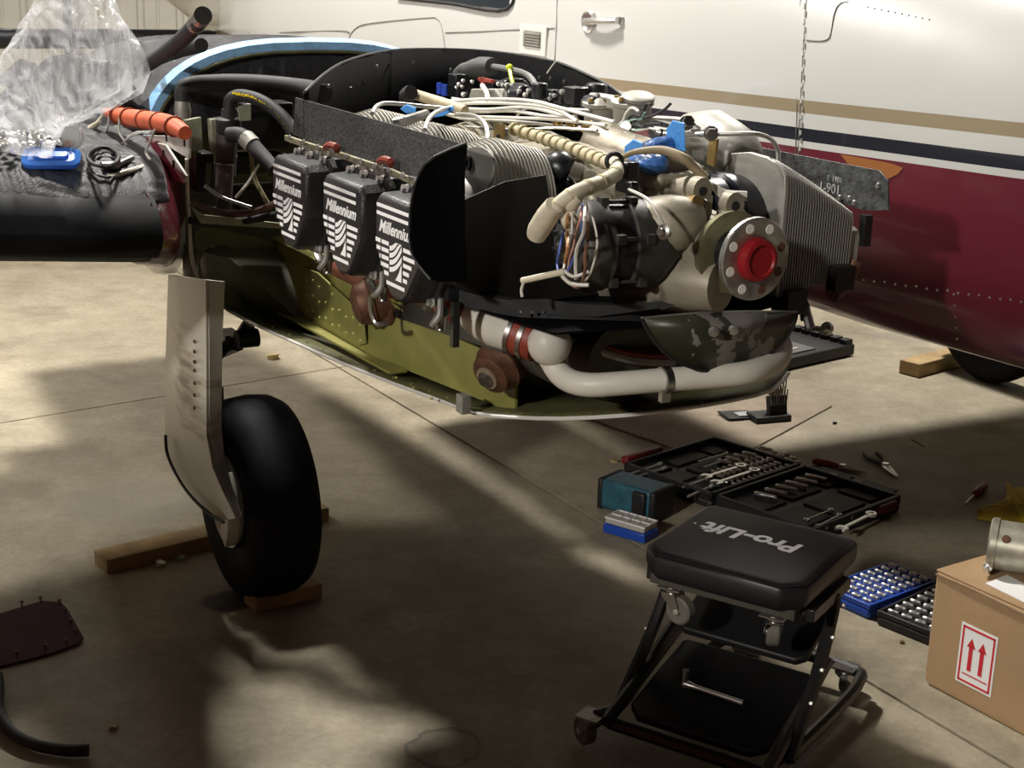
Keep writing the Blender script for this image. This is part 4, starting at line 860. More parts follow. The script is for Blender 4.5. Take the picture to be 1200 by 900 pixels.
# top rear accessories: throttle body, boot, brackets, tubes
part(MB().tube([E(538, 88, .55), E(545, 82, .55), E(555, 81, .55)], .020, 12).tube([E(551, 83, .55), E(565, 79, .55), E(577, 78, .55)], [.026, .028, .022], 14), 'rubber_coupling', mat('grey_rubber_boot', (.06, .06, .058), .5))
part(MB().tube([E(577, 78, .55), E(600, 82, .55), E(618, 88, .55), E(628, 102, .54), (E(630, 115, .52))], .008, 8, 6), 'air_hose', mat('grey_hose', (.12, .12, .115), .5))
part(MB().tube([E(597, 80, .54), E(599, 90, .53), E(603, 104, .52)], .005, 8).ball(E(597, 79, .54), .009), 'cable_tie', mat('neon_yellow_tie', (.65, .75, .02), .4))
part(MB().cyl(E(515, 110, .5), E(515, 97, .5), .008), 'blue_fitting', bluecap); part(MB().cyl(E(521, 112, .5), E(521, 99, .5), .009), 'blue_fitting', bluecap)
mb = MB(); random.seed(11)
for i in range(26):
    x = random.uniform(525, 700); y = 98+abs(x-600)*.02+random.uniform(-8, 16)*(.8)+(x-525)*.10; r_ = random.uniform(.012, .028)
    if i % 2: mb.box(E(x, y, .52+random.uniform(-.05, .05)), (r_*2, r_*1.6, r_*1.5))
    else: mb.lathe(E(x, y, .52+random.uniform(-.05, .05)), random.choice([(1, 0, 0), (0, 1, 0), (0, 0, 1)]), [(-r_, r_*.8), (-r_*.8, r_), (r_*.8, r_), (r_, r_*.8)], 14)
part(mb, 'fuel_servo', blackp, bevel=.003)
mb = MB()
for i in range(24):
    x = random.uniform(530, 705); y = 96+random.uniform(-4, 16)+(x-525)*.10; mb.hexb(E(x, y, .47), (.3, -.8, .5), random.uniform(.003, .0055), .006)
part(mb, 'servo_screw', steeld)
part(MB().prism([E(x, y, .46) for x, y in ((552, 104), (580, 104), (588, 118), (548, 118))], (-.0, .03, 0)), 'linkage_bracket', alud, bevel=.003)
part(MB().box(E(570, 94, .47), (.07, .01, .008)).box(E(566, 98, .47), (.01, .01, .03)), 'red_bracket', mat('red_brown_paint', (.30, .06, .04), .4))
part(MB().tube([E(565, 100, .45), E(570, 108, .44), E(572, 118, .43)], .006, 8), 'white_tube', wire)
# magneto/dist caps  (690-765, 115-150)
for (x, y, b, r_) in ((703, 125, .5, .036), (741, 124, .5, .042)):
    c = E(x, y, b); o = part(MB().lathe(c, (0.1, -.1, 1), [(-.05, r_*.75), (-.045, r_*.95), (0, r_), (.004, r_*1.12), (.012, r_*1.12), (.016, r_*.8), (.022, r_*.5)], 24), 'fuel_manifold', alud)
    mb = MB()
    for i in range(5): t = i*1.25; mb.hexb(c+V3(cos(t)*r_*.9, sin(t)*r_*.9, .012), (0, 0, 1), .006, .008)
    part(mb, 'manifold_screw', brass, o)
part(MB().lathe(E(748, 117, .5), (.2, -.1, 1), [(0, .034), (.008, .036), (.012, .030)], 24), 'manifold_cap', alud)
part(MB().tube([E(693, 112, .5), E(712, 114, .5), E(725, 120, .5), E(727, 150, .48), E(724, 178, .42), (E(715, 188, .38))], .007, 8, 6), 'manifold_tube', alu)
part(MB().box(E(722, 121, .48), (.035, .03, .025)), 'tube_fitting', alu, bevel=.004)
for k in range(8):
    random.seed(40+k); x, y = 735+random.uniform(-15, 10), 145+random.uniform(-6, 6); pts = [(x, y)]
    for s in range(4): x += random.uniform(2, 20); y += random.uniform(-9, 9); pts.append((x, y))
    part(MB().tube([E(px, py, .45) for px, py in pts], .003, 6, 5), 'sensor_wire', [rubber, wire, rubber, mat('green_wire', (.2, .35, .28), .4)][k % 4])
part(MB().tube([E(715, 165, .4), (E(712, 155, .42)), E(722, 147, .45), E(735, 150, .45)], .004, 6, 6), 'sensor_wire', rubber)
part(MB().tube([E(745, 137, .5), E(800, 140, .5), E(818, 148, .5), E(828, 156, .5), (E(800, 158, .48)), E(768, 156, .46)], .0045, 8, 6).tube([E(768, 150, .5), E(800, 154, .5), E(833, 152, .5)], .0045, 8), 'fuel_line', alu)
part(MB().hexb(E(804, 145, .49), (1, -.3, .5), .012, .02).hexb(E(833, 156, .49), (1, -.5, 0), .012, .02), 'line_fitting', steeld)
part(MB().prism([E(x, y, .5) for x, y in ((831, 163), (840, 163), (836, 195), (828, 192))], (0, .006, 0)), 'brass_strap', brass)
part(MB().prism([E(x, y, .25) for x, y in ((579, 145), (589, 145), (589, 172), (578, 170))], (0, .006, 0)), 'brass_strap', brass)
part(MB().cyl(E(584, 160, .248), E(584, 160, .246), .005), 'strap_hole', rubber)
part(MB().tube([E(605, 180, .36), E(640, 188, .36), E(680, 195, .34), E(740, 220, .33)], [.03, .045, .05, .04], 12), 'induction_tube', case_)
part(MB().tube([E(642, 192, .24), E(655, 196, .24), E(664, 202, .25)], [.02, .035, .03], 14), 'oil_cap', blackp)
part(MB().tube([E(460, 145, .08), E(480, 140, .12), E(500, 133, .18)], [.012, .012, .01], 8), 'rocker_drain_tube', alud)
# ---- ducts, turbo, exhaust under the engine
d1 = part(MB().tube([E(548, 362, .07), E(562, 372, .07), (E(580, 382, .08)), E(600, 389, .09), E(615, 395, .105)], [.030, .040, .042, .040, .038], 20, 6), 'intake_duct', ductw)
part(MB().tube([E(602, 390, .09), E(630, 400, .12)], .042, 24), 'duct_coupling', redsil)
part(MB().tube([E(602, 390, .09), E(607, 392, .095)], .0445, 24).tube([E(616, 395.2, .105), E(621, 397, .11)], .0445, 24), 'duct_clamp', steeld)
part(MB().ball(E(644, 403, .11), .043, 20).tube([E(640, 395, .11), E(648, 425, .12), E(664, 444, .13), E(690, 451, .15), (E(730, 449, .2)), E(780, 445, .27), E(840, 441, .36), E(880, 436, .43), E(908, 424, .52), (E(916, 410, .58)), E(914, 398, .62)], [.035, .024, .0235, .0235, .023, .023, .023, .0235, .0235, .022, .02], 20, 6), 'lower_duct_pipe', ductw)
part(MB().tube([E(775, 446, .26), E(783, 445, .275)], .0265, 20).box(E(779, 462, .265), (.012, .02, .03)), 'pipe_clamp', steeld)
part(MB().tube([E(522, 350, .03), E(533, 360, .03), E(536, 374, .04)], [.02, .026, .018], 12), 'duct_coupling', redsil)
part(MB().box(E(533, 380, -.03), (.014, .014, .09)), 'support_strap', framem)
part(MB().tube([E(640, 380, .2), E(690, 400, .25), E(740, 415, .32), (E(790, 418, .42)), E(830, 415, .5)], .006, 8, 6), 'edge_moulding', redsil)
part(MB().tube([E(650, 392, .2), E(700, 410, .26), E(745, 422, .33), E(790, 424, .42)], .010, 8, 6), 'exhaust_clamp_rail', alud)
def turbo(c, ax, r, nm='turbocharger_housing', cap=True):
    o = part(MB().lathe(c, ax, [(-.06, r*.55), (-.05, r*.9), (-.02, r), (.01, r*1.0), (.014, r*1.08), (.022, r*1.08), (.026, r*.98), (.05, r*.85), (.06, r*.5)], 32), nm, rust)
    if cap: part(MB().lathe(Vector(c)+Vector(ax).normalized()*.055, ax, [(0, r*.52), (.008, r*.5), (.010, r*.2)], 24), 'outlet_ring', mat('tan_metal', (.33, .26, .18), .5, .5), o); part(MB().hexb(Vector(c)+Vector(ax).normalized()*.065, ax, .014, .01), 'centre_nut', steeld, o)
    return o
turbo(E(590, 425, .17), (.35, -.8, -.35), .052)
turbo(E(442, 352, .10), (-.25, -.9, -.2), .055, cap=False); turbo(E(462, 356, .14), (-.25, -.9, -.2), .05, 'exhaust_collector', cap=False)
part(MB().tube([E(446, 335, .02), E(434, 352, .02), E(440, 378, .03), E(452, 379, .04)], .006, 8), 'band_clamp', steeld)
part(MB().tube([E(400, 345, .14), E(425, 332, .12)], .010, 12), 'yellow_tube', ylw)
part(MB().tube([E(395, 310, .12), E(440, 330, .12), E(500, 345, .12), E(540, 365, .14)], .03, 12), 'exhaust_manifold', mat('red_brown_exhaust', (.20, .075, .045), .55, .3, var=.3, vs=15))
part(MB().tube([E(380, 262, .05), E(372, 292, .03), E(378, 308, .02), (E(385, 300, .02))], .010, 8).tube([E(437, 318, .04), E(434, 330, .04), E(440, 342, .04)], .009, 8).tube([E(500, 360, .0), E(506, 352, .0), E(512, 345, .0)], .011, 8), 'drain_elbow', steeld)
part(MB().prism([V3(.3, .12, .86), V3(1.05, .12, .92), V3(1.05, .12, 1.04), V3(.3, .12, 1.04)], (0, .01, 0)), 'engine_underside', framem)
part(MB().rings([[V3(a, EB+hw*cos(t), .92+.10*sin(t)) for t in [2*pi*i/20 for i in range(20)]] for a, hw in ((.2, .12), (.3, .2), (1.1, .22), (1.2, .15))]), 'oil_sump', mat('dark_sump', (.06, .055, .04), .5, .3, var=.3, vs=10))
# ================================================================ THINGS ON THE WING
def wf(p): return O3+FW*p[0]+IN*p[1]+Vector((0, 0, p[2]))     # plane frame -> world
PR = -pi/3
def wtop(a, b):
    le = .5-.06*max(0, (-b-.3)); u = (le-a)/1.7; u = max(0, min(1, u)); th = .30
    return wz(b)+.95*th*(1.48*sqrt(u)-.63*u-1.758*u*u+1.4215*u**3-.5075*u**4)
def ntop(a, b):
    if a > -.29: return 0
    t = max(0, min(1, (-.3-a)/1.9)); zt = 1.43-.16*t*t; hw = NH*(1-.2*t*t); x = abs(b-NB)/hw
    return 0 if x >= 1 else 1.1+(zt-1.1)*(1-x**2.8)**(1/2.8)
def WT(x, y, up=0.):
    z = 1.2
    for _ in range(30): q = W(x, y, z)-O3; z = z*.6+.4*(bl_z(q.dot(FW), q.dot(IN))+.008+up)
    q = W(x, y, z)-O3; return V3(q.dot(FW), q.dot(IN), z)
def bl_z(a, b):
    z = wtop(a, b)
    for db in (-.08, 0, .08, .16, .26):
        n = ntop(a, b+db); z = max(z, n-abs(db)*(.5 if a < -.5 else 1.1))
    z = max(z, min(1.38, wtop(a, b)+.22*max(0, 1-abs(b+.28)/.22)*max(0, min(1, (-.25-a)/.12))))
    if a > .33: z -= (a-.33)**2*2.2
    return z+.014
def quilt(a, b):
    u = (a*.8+b*.6)/.07; v = (a*.6-b*.8)/.032
    v += 1.6*abs((u*.5) % 1-.5)*2
    return .0052*abs(sin(v*pi/1.0))**.6+.004*sin(a*9+b*4)+.003*sin(a*17-b*23)
mb = MB()
def bf(u, v):
    b = -1.45+u*(1.16-.09*max(0, 1-v*3.2)); front = .435; a = front-v*1.75
    return (a, b, bl_z(a, b)+quilt(a, b))
def bf2(u, v):
    b = -.36+u*1.01; a = -.285-v*1.2
    return (a, b, bl_z(a, b)+quilt(a, b))
mb.grid(bf, 230, 330); mb.grid(bf2, 130, 150)
qm = mat('quilted_moving_blanket', (.024, .024, .027), .5, var=.25, vs=60, bump=.35, bs=220, spec=.35)
bk = thing('moving_blanket', 'dark grey quilted moving blanket spread over the wing and nacelle', 'blanket', wf((0, -.6, 1.1)), PR)
def local(mb, root): # from plane frame into the root's frame
    o = Vector((0, -.6, 1.1)); return mb
def under(root, base): 
    def go(mb, name, mats, parent=None, **k):
        B = Vector(base); mb.v = [tuple(Vector(v)-B) for v in mb.v]; return mb.build(name, mats, parent or root, **k)
    return go
P_ = under(bk, (0, -.6, 1.1)); P_(mb, 'quilted_cover', qm, ang=80, solid=.004)
rm = [p for p in nring(-.285)]; tp = sorted([Vector(p) for p in rm if p[2] > 1.12], key=lambda p: p.y)
tp = [V3(-.30, -.235, 1.06)]+[V3(p.x-.005, p.y, p.z+.004) for p in tp if p.y < .75]
R = [[q+V3(.006, 0, .0)+n*.022, q+V3(-.028, 0, .0)+n*.032, q+V3(-.032, 0, 0)+n*.004, q+V3(.006, 0, 0)] for q in tp for n in [(V3(0, q.y-NB, (q.z-1.0)*1.1)).normalized()]]
P_(MB().rings(R), 'blue_edge_tape', ltblue, solid=0, ang=60)['label'] = 'pale blue tape along the blanket edge'
# plastic bag
bc = WT(18, 174); bz = bc.z+.002
bag = thing('plastic_bag', 'clear plastic bag of loose hardware standing on the quilted blanket', 'bag', wf((bc.x, bc.y, bz)), PR)
B0 = V3(bc.x, bc.y, bz); PB = under(bag, B0)
sil = [(176, -8, 42), (164, -10, 45), (148, -8, 48), (136, -6, 58), (120, -2, 84), (100, 6, 122), (82, 14, 150), (62, 27, 156), (40, 40, 150), (20, 50, 138), (0, 60, 120), (-20, 66, 108)]
R = []; random.seed(5)
for k, (y, x0, x1) in enumerate(sil):
    p = E(x0-2, y, bc.y); q = E(x1, y, bc.y); c = (p+q)/2; h = (q-p).length/2; dr = (q-p).normalized(); dn = V3(-dr.y, dr.x, 0).normalized() if (abs(dr.x)+abs(dr.y)) > .1 else V3(0, 1, 0); dn = V3(.35, .94, 0)
    c.z = max(c.z, bz+.008); r = []
    for i in range(44):
        t = 2*pi*i/44; f = 1+.06*sin(5*t+k*.8)+.05*sin(11*t-k*1.3)+.04*sin(17*t+k*2.1); w = .07*(1-.03*k)
        pt = c+V3(dr.x, dr.y, 0).normalized()*h*cos(t)*f+dn*w*sin(t)*f
        r.append(pt+V3(0, 0, random.uniform(-.006, .006)))
    R.append(r)
fm = bpy.data.materials.new('thin_clear_film'); fm.use_nodes = True; nt = fm.node_tree; P = nt.nodes['Principled BSDF']
P.inputs['Base Color'].default_value = (.92, .93, .96, 1); P.inputs['Roughness'].default_value = .2; P.inputs['Specular IOR Level'].default_value = 1.
tc = nt.nodes.new('ShaderNodeTexCoord'); n = nt.nodes.new('ShaderNodeTexVoronoi'); n.feature = 'SMOOTH_F1'; n.inputs['Scale'].default_value = 20; n2 = nt.nodes.new('ShaderNodeTexNoise'); n2.inputs['Scale'].default_value = 9; n2.inputs['Detail'].default_value = 5; n2.inputs['Distortion'].default_value = 1.5
b = nt.nodes.new('ShaderNodeBump'); b.inputs['Strength'].default_value = .8; b.inputs['Distance'].default_value = .03
nt.links.new(tc.outputs['Object'], n2.inputs['Vector']); nt.links.new(n2.outputs[0], b.inputs['Height']); nt.links.new(b.outputs[0], P.inputs['Normal'])
rr = nt.nodes.new('ShaderNodeValToRGB'); rr.color_ramp.elements[0].position = .4; rr.color_ramp.elements[0].color = (.06, .06, .06, 1); rr.color_ramp.elements[1].position = .66; rr.color_ramp.elements[1].color = (.46, .46, .46, 1); nt.links.new(n2.outputs[0], rr.inputs[0]); 
tl_ = nt.nodes.new('ShaderNodeBsdfTranslucent'); tl_.inputs[0].default_value = (.9, .92, .96, 1); tp_ = nt.nodes.new('ShaderNodeBsdfTransparent'); m1 = nt.nodes.new('ShaderNodeMixShader'); m2 = nt.nodes.new('ShaderNodeMixShader'); m1.inputs[0].default_value = .5
nt.links.new(P.outputs[0], m1.inputs[1]); nt.links.new(tl_.outputs[0], m1.inputs[2]); nt.links.new(rr.outputs[0], m2.inputs[0]); nt.links.new(tp_.outputs[0], m2.inputs[1]); nt.links.new(m1.outputs[0], m2.inputs[2]); nt.links.new(b.outputs[0], tl_.inputs['Normal'])
nt.links.new(m2.outputs[0], nt.nodes['Material Output'].inputs[0])
PB(MB().rings(R), 'film', fm, ang=30)
mb = MB()
for i in range(130):
    t = random.uniform(0, 2*pi); rd = sqrt(random.random()); c = B0+V3(.02, 0, 0)+V3(cos(t)*.09*rd, sin(t)*.11*rd, .008+random.random()*.035*(1-rd*.6))
    if i % 3: mb.hexb(c, (random.uniform(-1, 1), random.uniform(-1, 1), random.uniform(-1, 1)), random.uniform(.004, .007), random.uniform(.004, .02))
    else: mb.box(c, (random.uniform(.01, .022), random.uniform(.008, .016), .004), Matrix.Rotation(random.uniform(0, 3), 3, V3(random.random(), random.random(), 1).normalized()))
tag(PB(mb, 'hardware', alu), kind='stuff')
# jar lying on its side
jc = WT(76, 178); jz = jc.z+.040; jd = (E(102, 168, jc.y-.03)-E(55, 164, jc.y)); jd.z = 0; jd.normalize()
jr = thing('plastic_jar', 'clear plastic jar with a rounded shoulder lying on its side beside the bag', 'jar', wf((jc.x, jc.y, jz)), PR); PJ = under(jr, (jc.x, jc.y, jz)); j0 = V3(jc.x, jc.y, jz)
PJ(MB().lathe(j0, jd, [(-.065, .0), (-.062, .034), (-.055, .038), (.03, .038), (.05, .034), (.062, .028), (.075, .028), (.075, .0255), (.06, .0255), (.03, .035), (-.055, .035), (-.058, .0)], 30, caps=False), 'jar_body', mat('jar_plastic', (.93, .94, .96), .06, trans=.9, alpha=.75, ior=1.25), ang=60)
PJ(MB().lathe(j0, jd, [(-.045, .030), (.02, .030)], 20), 'jar_label', paper)
# blue lid/case
lc = WT(61, 196); lz = lc.z+.001
ld_ = thing('clear_blue_case', 'small translucent blue plastic case lying flat on the blanket', 'case', wf((lc.x, lc.y, lz)), PR+radians(58)); ld_.rotation_euler = (radians(24), 0, PR+radians(72)); ld_.location.z += .012
def rr_(w, h, r, z, n=6):
    P = []
    for cx, cy, t0 in ((w-r, h-r, 0), (-w+r, h-r, pi/2), (-w+r, -h+r, pi), (w-r, -h+r, 3*pi/2)):
        for i in range(n+1): t = t0+pi/2*i/n; P.append(V3(cx+r*cos(t), cy+r*sin(t), z))
    return P
MB().rings([rr_(.058, .032, .02, 0), rr_(.061, .035, .022, .005), rr_(.061, .035, .022, .012), rr_(.052, .027, .018, .017), rr_(.048, .023, .015, .012)]).build('case_shell', blueclear, ld_)
MB().rings([rr_(.036, .012, .008, .014), rr_(.034, .010, .007, .019)]).build('case_ridge', blueclear, ld_)
# black rubber tube leaning on the blanket
tb = thing('rubber_tube', 'thick black rubber tube leaning from the blanket towards the tail', 'tube', wf(E(150, 92, -.25)), PR); PT = under(tb, E(150, 92, -.25))
PT(MB().tube([E(138, 95, -.25), E(160, 84, -.27), E(182, 70, -.28), E(212, 47, -.3), E(234, 24, -.32)], [.008, .016, .0175, .018, .018], 16, 6), 'tube_body', rubber)
PT(MB().tube([E(229, 29, -.315), E(238, 18, -.322)], .0195, 16), 'tube_end_sleeve', steeld)
tb2 = tag(MB().tube([wf(E(185, 75, -.15)), wf(E(205, 62, -.2)), wf(E(222, 55, -.2)), wf(E(236, 53, -.2))], [.004, .016, .020, .017], 14, 5).build('rubber_boot', rubber), 'short black ribbed rubber boot under the leaning tube', 'hose')
# orange wrapped hose
oh = thing('orange_wrapped_hose', 'orange silicone hose bound with ties, lying over the blanket edge', 'hose', wf(E(170, 145, -.22)), PR); PO = under(oh, E(170, 145, -.22))
op = [E(x, y, -.37) for x, y in ((124, 131), (140, 135), (158, 139), (180, 142), (200, 146), (217, 156))]
PO(MB().tube(op, [.010, .018, .021, .021, .020, .015], 14, 6), 'hose_sleeve', orange)
mb = MB()
for t in (.9, 1.6, 2.5, 3.3, 4.2): k = int(t); mb.tube([op[k].lerp(op[k+1], t-k), op[k].lerp(op[k+1], t-k+.06)], .0235, 14)
PO(mb, 'hose_tie', mat('dark_orange_tie', (.25, .05, .02), .5))
# cable bundles
cb_ = thing('cable_coil', 'coiled black cable with a grey connector beside the orange hose', 'cable', wf(WT(128, 185)), PR); PC = under(cb_, WT(128, 185))
mb = MB()
for k in range(3): mb.tube([WT(121+17*cos(t)*(1+.05*k), 184+11*sin(t), .004+.007*k+.006*(1+sin(t))) for t in [i*pi/6 for i in range(13)]], .004, 6, 4)
PC(mb, 'cable', rubber); PC(MB().tube([WT(119, 195, .006), WT(138, 194, .006)], .010, 8).tube([WT(138, 193, .006), WT(155, 185, .01)], .007, 8), 'connector', steeld)
PC(MB().tube([WT(113, 211, .004), WT(140, 204, .004), WT(160, 198, .004), WT(168, 194, .004)], [.004, .006, .006, .003], 8), 'cable_lug', mat('bare_lug', (.5, .48, .4), .4, .7))
ww = thing('white_wire_loops', 'loose grey and white wires hanging from the orange hose', 'wires', wf(E(150, 170, -.40)), PR); PW = under(ww, E(150, 170, -.40))
for pts in ([(122, 132), (112, 145), (98, 160), (92, 166)], [(128, 133), (126, 150), (118, 160), (100, 165)], [(140, 138), (140, 155), (146, 165), (150, 178), (156, 186)], [(175, 156), (160, 155), (146, 166), (138, 176)], [(181, 152), (176, 165), (171, 178), (176, 187)], [(150, 160), (162, 156), (178, 154)]): PW(MB().tube([E(x, y, -.39) for x, y in pts], .003, 6, 6), 'wire', wire)
PW(MB().tube([E(98, 158, -.4), E(108, 150, -.4), (E(117, 142, -.4))], [.004, .010, .004], 8), 'wire_end_boot', cream)
# white slotted strips and maroon fairing at the nacelle corner
cf = part(MB().prism([E(x, y, -.24) for x, y in ((158, 182), (170, 180), (185, 183), (205, 198), (214, 214), (200, 211), (178, 199))], (0, .01, -.003)), 'corner_fairing', mat('deep_red_fairing', (.20, .02, .03), .25, coat=.5), nac)
part(MB().prism([E(x, y, -.235) for x, y in ((163, 158), (222, 160), (221, 186), (185, 165), (160, 176))], (0, .006, 0)), 'slotted_strip', white, nac, bevel=.001)
part(MB().prism([E(x, y, -.245) for x, y in ((184, 167), (194, 170), (218, 206), (215, 214), (205, 200))], (0, .006, 0)), 'slotted_strip', white, nac, bevel=.001)
part(MB().prism([E(x, y, -.244) for x, y in ((160, 168), (184, 168), (204, 199), (186, 184), (158, 182))], (0, .006, 0)), 'fairing_inner', maroon, nac)
mb = MB()
for x, y in ((195, 162), (216, 167), (191, 180), (203, 192)): mb.box(E(x, y, -.247), (.006, .003, .018))
part(mb, 'strip_slot', rubber, nac)
part(MB().tube([E(219, 186, -.235), E(220, 230, -.22), E(222, 260, -.19), E(224, 292, -.16), (E(231, 325, -.13)), E(248, 352, -.1)], .005, 6, 4), 'skin_edge', whited, nac)
tag(MB().prism([wf(E(x, y, -.33)) for x, y in ((138, 163), (148, 165), (172, 200), (162, 201), (150, 187))], (0, 0, .003)).build('blue_tape_strip', ltblue), 'pale blue tape strip hanging over the blanket corner below the orange hose', 'tape')

# ================================================================ THINGS ON THE FLOOR
def plank(p0, p1, w, h, label, group=None, end=None):
    d = p1-p0; L = d.length; rz = math.atan2(d.y, d.x); t = thing('wooden_chock', label, 'lumber', (p0+p1)/2, rz, group)
    MB().box((0, 0, h/2), (L, w, h)).build('board', wood, t, bevel=.003); return t
def off(p0, p1, k): d = (p1-p0).normalized(); return Vector((-d.y, d.x, 0))*k
p0, p1 = W(126, 674), W(386, 611); n_ = off(p0, p1, .045); plank(p0+n_, p1+n_, .09, .045, 'long pine board lying behind the near main wheel as a chock')
p0, p1 = W(301, 719), W(378, 700); n_ = off(p0, p1, .04); plank(p0+n_, p1+n_, .08, .042, 'short pine block wedged in front of the near main wheel')
p0, p1 = W(1076, 443), W(1160, 420); n_ = off(p0, p1, .05); plank(p0+n_, p1+n_, .10, .06, 'pine block chocking the far wheel under the fuselage')
# inspection panel with screws
pc = W(20, 745); c4 = [W(0, 784), W(60, 769), W(92, 757), W(98, 750), W(80, 718), (W(72, 709)), W(50, 707), W(0, 722), W(-90, 740), W(-90, 800)]
ip = thing('inspection_panel', 'dull maroon metal inspection panel lying on the floor at the left edge', 'panel', pc)
mb = MB().prism([p-pc+V3(0, 0, .004) for p in c4], (0, 0, .004)); mb.build('panel_sheet', purple, ip)
for x, y in ((26, 715), (48, 710), (70, 713), (77, 724), (84, 736), (89, 748), (78, 761), (54, 766), (20, 774)):
    q = W(x, y)-pc; MB().lathe(q, (0, 0, 1), [(.0045, .002), (.022, .0025), (.023, .006), (.027, .004)], 8).build('screw', rust, ip)
hs_ = MB().tube([W(-3, 792, .018), W(-2, 806, .018), W(-2, 830, .018), W(12, 856, .018), W(40, 872, .018), W(75, 879, .018), W(104, 879, .018)], .0135, 14, 6).build('black_hose', rubber); tag(hs_, 'black rubber hose curving on the floor below the maroon panel', 'hose')
# plywood sheet
N_ = W(843, 548); Rr = W(975, 477); L_ = W(640, 474); mt = [W(803, 531.5), W(830, 527), W(862, 530), W(876, 531), Rr, Rr+(L_-N_), L_]
pw = tag(MB().prism(mt, (0, 0, .007)).build('plywood_sheet', mat('plywood', (.27, .22, .16), .7, var=.2, vs=6), bevel=.001), 'thin brown plywood sheet on the floor under the engine, holding the drill index', 'board')
# scraps
for i, (x, y, s, nm, lb, mt_) in enumerate(((188, 664, .02, 'foil_scrap', 'crumpled foil scrap in front of the long pine board, the left one', alu), (210, 657, .018, 'foil_scrap', 'crumpled foil scrap in front of the long pine board, the right one', alu), (1057, 754, .008, 'brass_fitting', 'tiny metal fitting on the lit floor beside the black socket tray', brass), (320, 421, .03, 'dry_leaf', 'small dry leaf on the bright floor behind the near wheel', mat('leaf', (.4, .3, .14), .8)), (133, 855, .013, 'dry_leaf', 'pale leaf crumb on the dark floor at the lower left', mat('leaf', (.4, .3, .14))), (978, 497, .010, 'rubber_plug', 'tiny black plug on the floor right of the plywood sheet', rubber), (720, 542, .016, 'dry_leaf', 'dry crumb on the floor beyond the teal case', mat('leaf', (.4, .3, .14))))):
    w = W(x, y); random.seed(90+i); mb = MB(); R = []
    for k in range(3): R.append([w+V3(s*cos(t)*(.6+.5*random.random()), s*.6*sin(t)*(.6+.5*random.random()), .002+s*.35*k*random.uniform(.6, 1.2)) for t in [j*pi/4 for j in range(8)]])
    tag(mb.rings(R).build(nm, mt_), lb, 'debris')
tag(MB().tube([W(1068, 515, .002), W(1083, 523, .002)], .002, 6).build('thin_stick', rust), 'thin dark stick on the shaded floor above the pliers', 'debris')
# pliers (red / black)
def pliers(t0, t1, spread, hm, label, jawm):
    c = t0.lerp(t1, .55); d = (t1-t0); L = d.length; t = thing('pliers', label, 'pliers', c, math.atan2(d.y, d.x))
    for s in (-1, 1):
        MB().tube([(-.005, s*.004, .009), (-.3*L, s*(.012+spread), .009), (-.57*L, s*(.010+spread), .009)], [.005, .008, .007], 8).build('handle', hm, t)
        MB().tube([(-.01, s*.003, .009), (.12*L, s*.007, .009), (.45*L, s*.002, .008)], [.008, .007, .0025], 8).build('jaw', jawm, t)
    MB().lathe((0, 0, .001), (0, 0, 1), [(0, .012), (.018, .012)], 14).build('pivot', jawm, t)
pliers(W(955, 543), W(1014, 556), .0, red, 'needle nose pliers with red handles on the shaded floor', steeld); pliers(W(1020, 534), W(1052, 561), .014, mat('black_handle', (.015, .015, .015), .5), 'needle nose pliers with splayed black handles right of the red pair', steel)
d0, d1 = W(1131, 594), W(1156, 571); d = d1-d0; t = thing('screwdriver', 'stubby screwdriver with a red and clear handle on the floor', 'screwdriver', d0.lerp(d1, .5)+V3(0, 0, .0), math.atan2(d.y, d.x)); L = d.length
MB().cyl((-.5*L, 0, .010), (-.05*L, 0, .014), .004).build('shaft', steeld, t); MB().lathe((-.08*L, 0, .0155), (1, 0, 0), [(0, .009), (.01, .014), (.05*1, .0145), (.42*L, .0148), (.5*L, .009)], 8).build('grip', red, t)
MB().box((.18*L, 0, .030), (.2*L, .008, .002)).build('grip_stripe', cream, t)
# yellow cloth
def cloth(pts, z, nm):
    pass
gl = thing('yellow_glove', 'yellow leather work glove lying crumpled at the right edge', 'glove', W(1185, 600)); g0 = W(1185, 600)
mb = MB(); R = []
for k, (ins, z) in enumerate(((1, .002), (1.02, .010), (.9, .022), (.6, .030), (.3, .034))):
    r = []
    for i, (x, y) in enumerate(((1145, 609), (1152, 600), (1168, 596), (1178, 590), (1180, 575), (1198, 577), (1240, 585), (1250, 612), (1215, 622), (1196, 613), (1170, 613))): q = W(x, y)-g0; r.append(V3(q.x*ins, q.y*ins, z+.006*sin(i*2.3+k)*(k > 0)))
    R.append(r)
mb.rings(R).build('glove_palm', glove, gl, ang=30); q = [W(1146, 606)-g0, W(1160, 603)-g0, W(1176, 604)-g0, W(1190, 598)-g0]
MB().tube([p+V3(0, 0, .018) for p in q], [.006, .014, .016, .014], 10).build('glove_finger', glove, gl)
q = [W(1180, 578)-g0, W(1186, 590)-g0, W(1196, 604)-g0]; MB().tube([p+V3(0, 0, .03) for p in q], [.008, .012, .010], 8).build('glove_thumb', glove, gl)
